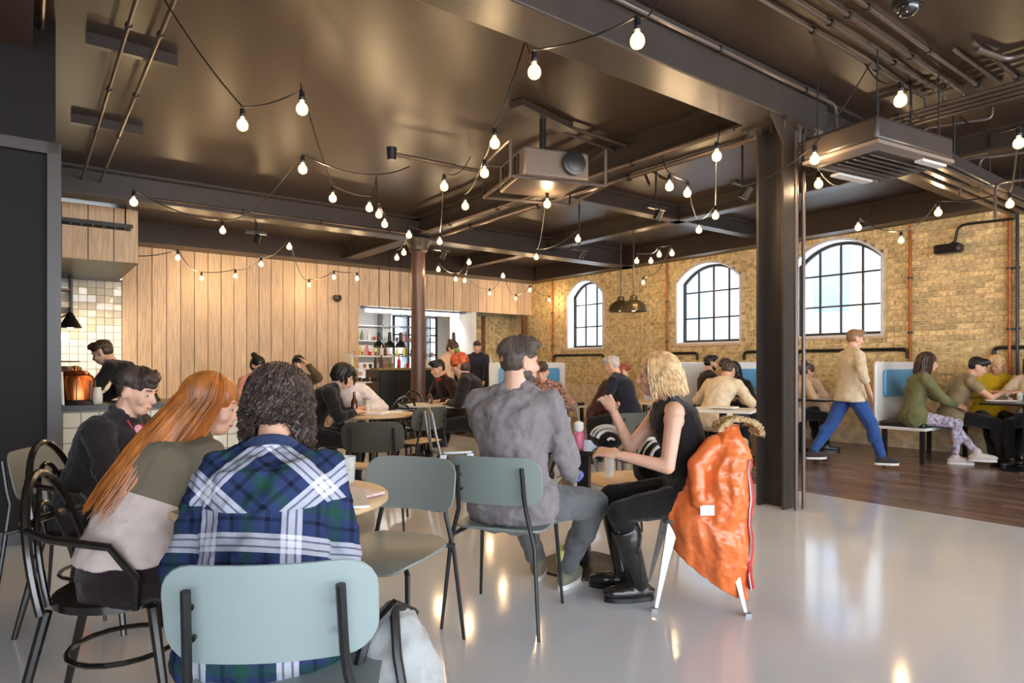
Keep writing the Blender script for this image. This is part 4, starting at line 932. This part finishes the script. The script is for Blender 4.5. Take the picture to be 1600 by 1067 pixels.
# right hand booth group
person('woman in an olive sweater and patterned leggings seated on the booth bench', (5.05, 8.16), -18, .5, lean=14, hyaw=-6, hpitch=12, sc_=1.06, vox=.011, w=.95, hands={1: (.08, .45, .68), -1: (-.05, .47, .7)},
       top=dict(m=cloth('olive_sweater', 112, 112, 76)), bottom=dict(m=mat('patterned_leggings', s2l(182, 172, 190), .85, var=.75, vscale=30), fit=.004, cuff=.036), shoes=cloth('pale_trainers', 206, 196, 190), hair='medium', hair_m=M_brown,
       extra=dict(hang=(0, -.15, -1), len=.17, r=.009, wave=.006, n=90), feet={1: (.0, .44, 0, -5), -1: (.12, .62, .06, -10)})
person('dark haired person in a tan t-shirt writing at the booth table', (5.56, 8.2), -25, .5, lean=26, hyaw=-5, hpitch=22, sc_=1.04, vox=.012, hands={1: (.1, .5, .86), -1: (-.08, .52, .86)}, sleeve='short', top=dict(m=cloth('tan_tee', 150, 132, 102)), bottom=dict(m=M_blk), hair='short', hair_m=M_bk, feet={1: (.1, .5, 0), -1: (-.1, .5, 0)})
person('woman in a yellow cardigan with blonde hair facing the camera at the booth table', (6.2, 8.42), 255, .5, lean=20, hyaw=0, hpitch=18, sc_=1.04, vox=.012, hands={1: (.12, .48, .86), -1: (-.12, .48, .86)}, top=dict(m=cloth('mustard_cardigan', 206, 168, 30)), bottom=dict(m=M_blk), hair='bob', hair_m=M_blond, extra=dict(len=.1, n=60, r=.009))
person('person in a cream top at the right edge of the picture', (6.42, 7.9), 215, .5, lean=12, hyaw=0, hpitch=10, sc_=1.02, vox=.014, top=dict(m=cloth('cream_top', 226, 206, 180)), bottom=dict(m=M_blk), hair='medium', hair_m=M_brown, extra=dict(len=.15, n=40, r=.011))
# walking
person('person in a loose beige top and blue jeans walking past the steel column', (4.05, 7.75), -4, None, lean=3, hpitch=8, sc_=.98, vox=.01, w=1.2, hands={1: (.26, .12, .92), -1: (-.26, .25, 1.0)}, elb=((1, -.6, -.2), (-1, -.6, -.2)), top=dict(m=cloth('beige_knit', 214, 196, 166), loose=1, hem=.12, disp=.03), bottom=dict(m=cloth('bright_denim', 52, 84, 146), fit=.02), shoes=cloth('dark_slipper', 60, 56, 54), hair='short', hair_m=mat('light_brown_hair', s2l(140, 104, 76), .5), sleeve='roll',
       feet={1: (.08, .36, 0), -1: (-.08, -.44, .05)})
# behind the column
person('person with brown hair seated between the steel column and the walking person, facing right', (4.0, 9.3), 0, .46, lean=24, hpitch=18, vox=.014, top=dict(m=cloth('fawn_top', 208, 178, 146)), bottom=dict(m=M_blk), hair='bun', hair_m=M_brown)
person('auburn haired person leaning on the dark table behind the walking person', (4.65, 9.9), 200, .46, lean=26, hpitch=20, vox=.014, top=dict(m=cloth('sand_top', 214, 190, 168)), bottom=dict(m=M_blk), hair='short', hair_m=mat('auburn_hair', s2l(120, 66, 40), .5))
# group by middle window
person('bearded man in a dark jacket in profile below the middle window', (2.95, 9.9), 5, .5, lean=8, hpitch=2, vox=.012, sc_=1.03, top=dict(m=cloth('brown_black_coat', 46, 38, 40)), bottom=dict(m=M_blk), hair='short', hair_m=M_bk, beard=True, w=1.1)
person('person in a cream shirt with dark hair hunched over the white topped table', (2.5, 8.0), 40, .48, lean=30, hpitch=30, vox=.012, w=1.12, sc_=1.04, top=dict(m=cloth('cream_shirt', 232, 214, 184), loose=1), bottom=dict(m=M_blk), hair='short', hair_m=M_dkb)
person('person in a plum cap facing the table left of the steel column', (3.1, 9.2), 230, .48, lean=14, hpitch=12, vox=.013, top=dict(m=cloth('maroon_top', 90, 50, 60)), bottom=dict(m=M_blk), hair='cap', hair_m=M_brown)
person('dark clothed person with a bag close to the steel column', (3.15, 8.7), 200, .46, lean=20, hpitch=24, vox=.013, top=dict(m=M_blk), bottom=dict(m=M_blk), hair='medium', hair_m=M_bk, extra=dict(len=.14, n=40, r=.011))
# blue booth
person('red haired person in a maroon jacket bending over the booth table with the blue panel', (1.15, 8.55), 20, .5, lean=36, hpitch=20, vox=.012, top=dict(m=cloth('maroon_black', 66, 36, 36)), bottom=dict(m=M_blk), hair='short', hair_m=mat('red_brown_hair', s2l(140, 60, 40), .5))
person('white haired person in dark clothes at the booth, head bowed to the left', (1.45, 7.9), 150, .5, lean=22, hpitch=18, vox=.012, w=1.15, sc_=1.04, top=dict(m=cloth('navy_jumper', 30, 32, 44)), bottom=dict(m=M_blk), hair='short', hair_m=M_gy)
person('person in a patterned shirt facing the camera beside the grey sweatshirt man\'s head', (.38, 7.6), 260, .46, lean=22, hpitch=22, vox=.012, top=dict(m=mat('patterned_shirt', s2l(150, 110, 96), .9, var=.9, vscale=40)), bottom=dict(m=M_blk), hair='short', hair_m=M_brown)
# bar staff and column table
person('person in a black coat and multicoloured woollen hat at the table by the round column', (-.38, 7.5), 175, .5, lean=20, hpitch=18, vox=.011, w=1.15, sc_=1.04, top=dict(m=M_blk, loose=1), bottom=dict(m=M_blk), hair='beanie', hair_m=M_brown)
person('person in dark clothes with a red scarf beside the multicoloured hat', (-.75, 8.55), 215, .5, lean=26, hpitch=16, vox=.011, top=dict(m=cloth('dark_red_black', 44, 26, 28)), bottom=dict(m=M_blk), hair='short', hair_m=M_bk, collar=cloth('red_scarf', 190, 30, 40))
person('server in a peach top and black apron standing at the bar', (-1.18, 11.6), 330, None, lean=8, hpitch=20, vox=.013, sc_=.98, top=dict(m=cloth('peach_top', 226, 190, 160)), bottom=dict(m=M_blk), hair='bun', hair_m=M_brown)
person('barman in a dark shirt standing behind the bar beside the white post', (-.66, 12.4), 265, None, lean=4, hpitch=8, vox=.013, sc_=1.0, top=dict(m=cloth('ink_shirt', 46, 44, 54)), bottom=dict(m=M_blk), hair='short', hair_m=M_brown)
person('dark haired woman in black bending over the table with papers, left of two', (-1.95, 6.2), 10, .48, lean=32, hpitch=28, vox=.011, w=.95, top=dict(m=M_blk), bottom=dict(m=M_blk), hair='medium', hair_m=M_bk, extra=dict(hang=(0, -.1, -1), len=.08, n=80, r=.01), hands={1: (.1, .45, .78), -1: (-.12, .42, .78)})
person('dark haired woman bowed low over the table with papers, right one of two', (-1.78, 7.2), 275, .48, lean=34, hpitch=34, vox=.011, w=.95, top=dict(m=cloth('salmon_top', 226, 214, 206)), bottom=dict(m=M_blk), hair='medium', hair_m=M_bk, extra=dict(hang=(0, .1, -1), len=.08, n=80, r=.01))
person('man in a brown jacket with short dark hair seated in front of the plank wall', (-2.68, 8.1), 290, .5, lean=6, hpitch=8, vox=.011, w=1.0, top=dict(m=cloth('brown_jacket', 92, 76, 58)), bottom=dict(m=M_blk), hair='short', hair_m=M_bk, hands={1: (.1, .35, .9), -1: (-.1, .2, 1.25)}, elb=((.6, 0, -1), (-.6, .3, -1)))
person('person in pink with a dark top bun mostly hidden by the plaid shirt person\'s head', (-3.3, 8.2), 330, .5, lean=10, hpitch=8, vox=.013, top=dict(m=cloth('dusty_pink', 214, 150, 130)), bottom=dict(m=M_blk), hair='bun', hair_m=M_bk)
person('barista in black leaning over the servery counter at far left', (-3.35, 5.9), 190, None, lean=42, hyaw=0, hpitch=26, vox=.011, sc_=.93, top=dict(m=M_blk), bottom=dict(m=M_blk), hair='short', hair_m=M_brown, hands={1: (.12, .55, .92), -1: (-.12, .55, .92)}, nbend=.2)
# ---------------------------------------------------------------- booths
M_cush = mat('blue_vinyl', s2l(92, 160, 208), .35, var=.1, vscale=4); M_blkv = mat('black_vinyl', (.02, .02, .022), .4)
def booth(label, x0, x1, y, flip, cush=True):
    t = thing('booth_bench', label, 'bench', ((x0+x1)/2, y, 0), 0, 'booth benches along the brick wall'); w = x1-x0; s_ = flip
    obj('back_panel', G().panel(w, .85, .05, .06, lambda u, v, q: (u, -s_*.02+(q-.5)*.06, .85+v)), M_white, t)
    if cush: 
        obj('cushion', G().panel(w*.8, .36, .05, .05, lambda u, v, q: (u, s_*.03+(q-.5)*.05, .99+v)), M_cush, t)
        obj('cushion', G().panel(w*.8, .36, .05, .05, lambda u, v, q: (u, -s_*.07+(q-.5)*.05, .99+v)), M_cush, t)
    obj('seat_pad', G().box((0, s_*.30, .48), (w, .52, .07)), M_blkv, t, bevel=.02)
    obj('seat_edge', G().box((0, s_*.30, .43), (w+.02, .54, .035)), M_white, t)
    for a in (-1, 1):
        for b in (.08, .52): obj('leg', G().box((a*(w/2-.05), s_*b, .205), (.05, .05, .41)), M_black, t)
    return t
px_ = PX(1435, 640, 9.2)
booth('booth bench with blue cushion and white back behind the olive sweater woman', 8.8, 10.3, 3.85, -1)
booth('white backed booth bench behind the walking person', 8.7, 10.3, 5.9, -1)
booth('black and white booth bench left of the steel column', 8.4, 10.3, 7.4, -1, False)
booth('booth bench with the blue cushion below the far window', 6.75, 8.6, 9.65, -1)
booth('white backed booth bench at the far right under the wall rail', 9.2, 10.3, 1.6, 1)
# stuff on booth tables
papers('open white paperwork on the booth table by the yellow cardigan', (9.1, 2.6, .81), .4, 1)
tumbler('glass on the booth table at the right edge', (9.4, 2.5, .8))
papers('white paperwork on the white topped table', (*wxy(2.35, 7.2), .75), .3, 2)
# ---------------------------------------------------------------- left servery
cnt = thing('servery_counter', 'white tiled servery counter with black top at far left', 'counter', (1.0, 6.35, 0))
ct = obj('carcass', G().bx(-.8, .9, 0, .7, 0, .86), M_grout, cnt); obj('worktop', G().bx(-.82, .95, -.04, .74, .86, .9), M_black, cnt)
me = G().box((0, -.004, 0), (.117, .012, .117)).mesh('tile', 0)
for i in range(12):
    for j in range(6): obj('tile', me, M_tile, ct, (-.7+.125*i, 0, .78-.125*j))
def wp(px, py, d): return PD(px, py, d)
M_copper = mat('copper', s2l(196, 110, 60), .25, metal=.9)
z0 = .9
def on(px, d): x, y = wxy((px-800)/F*d, d); return (x, y, z0)
t = thing('copper_urn', 'copper coloured pot urn on the servery counter', 'urn', on(118, 5.45))
obj('body', G().lathe([(.12, .02), (.14, .04), (.14, .2), (.12, .24), (.1, .25)], n=24), M_copper, t)
for a in range(8): obj('band', G().cyl((.142*cos(a*.785), .142*sin(a*.785), .03), (.142*cos(a*.785), .142*sin(a*.785), .2), .005, n=5), M_black, t)
obj('lid', G().lathe([(.11, .25), (.08, .28), (.015, .29), (.02, .32), (.0, .325)], n=20), M_copper, t); obj('stand', G().lathe([(.15, 0), (.13, .03)], n=20), M_black, t)
t = thing('card_stand', 'white A shaped card holder in front of the copper urn', 'stand', on(90, 5.3), rz(270))
obj('leg', G().tube([(-.07, .04, 0), (-.03, 0, .27)], .012), M_paper, t); obj('leg', G().tube([(.05, .04, 0), (-.03, 0, .27)], .012), M_paper, t); obj('backrest_wire', G().tube([(0, -.08, 0), (-.03, 0, .25), (.1, -.1, .3)], .006), M_black, t)
t = thing('espresso_machine', 'dark red brown machine behind the white card holder', 'coffee machine', on(82, 5.75), rz(270))
obj('body', G().box((0, 0, .16), (.36, .3, .32)), mat('maroon_enamel', s2l(70, 34, 28), .3, coat=.3), t, bevel=.03); obj('top_rail', G().tube([(-.16, -.12, .36), (.16, -.12, .36), (.16, .12, .36), (-.16, .12, .36)], .008, closed=True), M_galv, t)
obj('drip_tray', G().box((0, .2, .03), (.3, .14, .05)), M_galv, t); 
for s_ in (-.08, .08): obj('group_head', G().cyl((s_, .17, .22), (s_, .17, .15), .03, n=14).cyl((s_, .17, .16), (s_, .3, .15), .01), M_black, t)
for i, (px, d, c) in enumerate(((138, 5.6, 'amber'), (145, 5.75, 'green'), (152, 5.5, 'clear'))):
    o = obj('jar', G().lathe([(.035, 0), (.04, .01), (.04, .1), (.03, .12), (.03, .14), (0, .14)], n=14), mat('jar_'+c, s2l(*{'amber': (190, 120, 40), 'green': (110, 120, 60), 'clear': (220, 214, 200)}[c]), .15), None, on(px, d)); tag(o, '%s jar on the servery counter near the barista' % c, 'jar')
o = tag(obj('sack', remesh(G().cyl((0, 0, .05), (0, 0, .45), .16, .2, n=20), .02, 1, .03), cloth('white_bin_bag', 214, 210, 204)), 'small pale sack on the floor beside the servery', 'bag'); o.location = (*wxy(-3.15, 4.65), -.03)
# shelf, wall lamp
p = PY(88, 480, BWY)
t = thing('wall_shelf', 'two tier black framed shelf on the white tiles', 'shelf', (p.x-.35, BWY, 0))
for z_ in (2.43, 2.02): obj('shelf_board', G().bx(-.6, .55, -.3, -.02, z_, z_+.035), M_woodd if z_ > 2.2 else M_plank, t)
for x_ in (.53,): obj('bracket', G().bx(x_, x_+.03, -.31, -.01, 1.98, 2.64), M_black, t)
for i, (x_, h_) in enumerate(((-.1, .2), (.08, .26), (.2, .22), (.32, .16))):
    o = obj('canister', G().lathe([(.04, 0), (.045, .02), (.045, h_*.75), (.02, h_*.85), (.02, h_), (0, h_)], n=12), mat('canister_%d' % (i % 2), s2l(*((120, 84, 50), (176, 140, 96))[i % 2]), .4), None, (p.x-.35+x_, BWY-.16, 2.055)); tag(o, 'brown canister on the lower shelf board, %s from the left' % OW[i], 'canister', 'canisters on the tile shelf')
p = PD(110, 512, 9.9)
t = thing('cone_lamp', 'black cone lamp on a jointed arm against the white tiles', 'wall lamp', p)
obj('shade', G().lathe([(.15, 0), (.145, 0), (.03, .22), (.02, .24), (.035, .22), (.155, 0)], n=24), M_black, t)
obj('arm', G().tube([(0, 0, .23), (-.4, .5, -.02), (-.75, BWY-p.y-.02, .0)], .014).tube([(-.12, .1, .22), (-.45, .5, -.03)], .012), M_plank, t)
obj('bulb', G().ell((0, 0, .02), .045), MC['lit_bulb'], t)
ld = bpy.data.lights.new('cone_lamp_light', 'POINT'); ld.energy = 25; ld.color = (1, .78, .5); ld.shadow_soft_size = .05; l = bpy.data.objects.new('lamp_light', ld); COL.objects.link(l); l.parent = t; l.location = (0, 0, -.06)
# ---------------------------------------------------------------- bar
bar = thing('bar_counter', 'tall black bar counter behind the round column', 'counter', (0, BWY-1.7, 0))
xa, xb = PY(592, 600, BWY-1.7).x, PY(790, 600, BWY-1.7).x
obj('front', G().bx(xa, xb, 0, .6, 0, 1.13), M_blackw, bar)
n = 9
for i in range(n): obj('panel', G().bx(xa+(xb-xa)*i/n+.02, xa+(xb-xa)*(i+1)/n-.02, -.02, 0, .08, 1.08), M_black, bar)
obj('worktop', G().bx(xa-.04, xb+.04, -.06, .64, 1.13, 1.17), mat('brass_top', s2l(150, 130, 80), .4, metal=.3), bar)
rk = thing('display_rack', 'open white rack of cakes and cups left of the bar counter', 'rack', (PY(576, 600, BWY-1.2).x, BWY-1.2, 0))
for z_ in (.35, .62, .88, 1.14, 1.38): obj('shelf_board', G().bx(-.42, .42, -.2, .2, z_, z_+.03), M_white, rk)
for a in (-1, 1): obj('side_panel', G().bx(a*.42-.02, a*.42+.02, -.2, .2, 0, 1.45), M_white, rk)
CN = ['red', 'yellow', 'black', 'white', 'amber', 'green', 'dark brown', 'pink']
ORD = [w+' from the left' for w in 'first second third fourth fifth sixth seventh eighth ninth tenth eleventh twelfth thirteenth fourteenth fifteenth sixteenth seventeenth eighteenth'.split()]
cols = [(200, 60, 50), (230, 200, 90), (40, 36, 34), (236, 230, 220), (180, 120, 60), (120, 140, 70), (90, 50, 36), (220, 150, 140)]
SHW = ['bottom', 'second', 'middle', 'fourth', 'top']
def cupm(kind, i, s_=1):
    if kind == 0: return G().lathe([(.03*s_, 0), (.045*s_, .09*s_), (.04*s_, .09*s_), (.026*s_, .01), (0, .01)], n=12)
    if kind == 1: return G().lathe([(.034*s_, 0), (.036*s_, .01), (.036*s_, .14*s_), (.014*s_, .19*s_), (.014*s_, .25*s_), (0, .25*s_)], n=12)
    return G().lathe([(.06*s_, 0), (.065*s_, .02), (.06*s_, .06*s_), (.02, .075*s_), (0, .076*s_)], n=14)
for si, z_ in enumerate((.35, .62, .88, 1.14, 1.38)):
    for k in range(7):
        c = random.choice(cols); kd = random.choice((0, 2, 2) if si < 3 else (0, 1, 0))
        nm = ('cup', 'bottle', 'cake')[kd]; q = rk.location+V((-.33+.11*k, -.1+random.uniform(-.03, .05), z_+.03))
        tag(obj(nm, cupm(kd, k, .85), mat('item_%d' % cols.index(c), s2l(*c), .4), None, q), '%s %s on the %s shelf of the white rack, %s' % (CN[cols.index(c)], nm, SHW[si], ORD[k]), nm, 'goods on the white rack')
for k in range(16):
    c = random.choice(cols); kd = random.choice((0, 1, 1, 0)); nm = ('cup', 'bottle')[kd]; xx = xa+.15+(xb-xa-.3)*k/15
    tag(obj(nm, cupm(kd, k), mat('item_%d' % cols.index(c), s2l(*c), .4), None, (xx, BWY-1.7+random.uniform(.1, .45), 1.17)), '%s %s on the bar counter, %s' % (CN[cols.index(c)], nm, ORD[k]), nm, 'things on the bar counter')
# back bar with shelves, bottles, a lit strip and a window
bb = thing('back_bar', 'white back bar shelving with a lamp strip inside the bar opening', 'shelving', (0, BWY+2.9, 0))
xl, xr = XB0-.2, XB0+3.6
obj('cabinet', G().bx(xl, xr+1.5, -.1, .35, 0, .95), M_white, bb)
for z_ in (1.45, 1.85, 2.25): obj('shelf_board', G().bx(xl, xr, 0, .33, z_, z_+.03), M_galv, bb)
for k in range(6): obj('upright', G().bx(xl+k*.72, xl+k*.72+.03, 0, .33, .95, 2.6), M_galv, bb)
for si, z_ in enumerate((.95, 1.48, 1.88)):
    for k in range(18):
        c = random.choice(cols+[(236, 230, 220)]*4); kd = random.choice((0, 1, 1)); nm = ('cup', 'bottle')[kd]
        tag(obj(nm, cupm(kd, k, 1.1), mat('item_%d' % cols.index(c), s2l(*c), .3), None, (xl+.12+.21*k, BWY+2.95+random.uniform(0, .15), z_)), '%s %s in the %s of the back bar, %s' % (CN[cols.index(c)], nm, ('worktop row', 'lower shelf row', 'upper shelf row')[si], ORD[k]), nm, 'bottles and cups on the back bar %s row' % ('worktop', 'lower', 'upper')[si])
p0 = PY(572, 484, BWY+.35); p1 = PY(705, 489, BWY+.35)
t = thing('strip_light', 'long white strip light inside the top of the bar opening', 'light', (0, BWY+.35, 0))
obj('diffuser', G().bx(p0.x, p1.x+.2, -.05, .05, 2.40, 2.47), mat('strip_glow', (1, 1, 1), .5, emit=(1, .93, .85), es=4), t); obj('housing', G().bx(p0.x-.1, p1.x+.9, -.08, .08, 2.47, 2.53), M_galv, t)
al = bpy.data.lights.new('bar_light', 'AREA'); al.shape = 'RECTANGLE'; al.size = 3; al.size_y = .1; al.energy = 34; al.color = (1, .95, .9); l = bpy.data.objects.new('strip_lamp', al); COL.objects.link(l); l.location = ((p0.x+p1.x)/2, BWY+.6, 2.38); l.rotation_euler = (R(35), 0, 0)
wn4 = struct('window_4', G().bx(8.1, 9.5, BWY+3.26, BWY+3.3, .95, 2.6), mat('daylit_glazing', (.8, .9, 1), .3, emit=(.8, .9, 1), es=1.1))
for x_ in (8.1, 8.55, 9.0, 9.45): obj('glazing_bar', G().bx(x_, x_+.05, BWY+3.2, BWY+3.27, .95, 2.6), M_black, wn4)
for z_ in (.95, 1.5, 2.05, 2.56): obj('glazing_bar', G().bx(8.1, 9.5, BWY+3.2, BWY+3.27, z_, z_+.04), M_black, wn4)
for i, px in enumerate((592, 609, 626, 709)):
    p = PD(px, 543, 13.6); t = thing('black_pendant', 'small black pendant lamp over the bar, %s' % ['leftmost', 'second from the left', 'third from the left', 'right of the round column'][i], 'pendant lamp', p)
    obj('shade', G().lathe([(.13, 0), (.12, 0), (.1, .07), (.03, .13), (.025, .32), (.035, .32), (.04, .14), (.11, .08)], n=20), M_black, t); obj('cord', G().cyl((0, 0, .3), (0, 0, CZ-p.z), .006, n=5), M_black, t)
# table things far
t = thing('food_plate', 'white plate with colourful food on the table by the round column', 'plate', (*wxy(-.72, 7.75), .75)); obj('plate', G().lathe([(0, .004), (.08, .006), (.13, .02), (.13, .026), (.08, .012), (0, .01)], n=24), M_paper, t)
for k, c in enumerate(((200, 60, 30), (110, 140, 50), (240, 220, 190), (230, 150, 50))): obj('food_piece', G().ell((.05*cos(k*1.6), .05*sin(k*1.6), .04), (.04, .035, .03)), mat('food_%d' % k, s2l(*c), .5), t)
papers('stack of white papers on the far left table', (*wxy(-1.4, 6.45), .742), .7, 3)
papers('white paper sheet at the right side of the far left table', (*wxy(-1.22, 6.6), .742), -.4, 1)
tumbler('glass on the far left table', (*wxy(-1.5, 6.75), .742), .12)
t = thing("bottle", 'slim brown bottle on the far left table', 'bottle', (*wxy(-1.55, 6.35), .742)); obj('bottle', cupm(1, 0, .9), mat('brown_glass', s2l(80, 44, 20), .1), t)
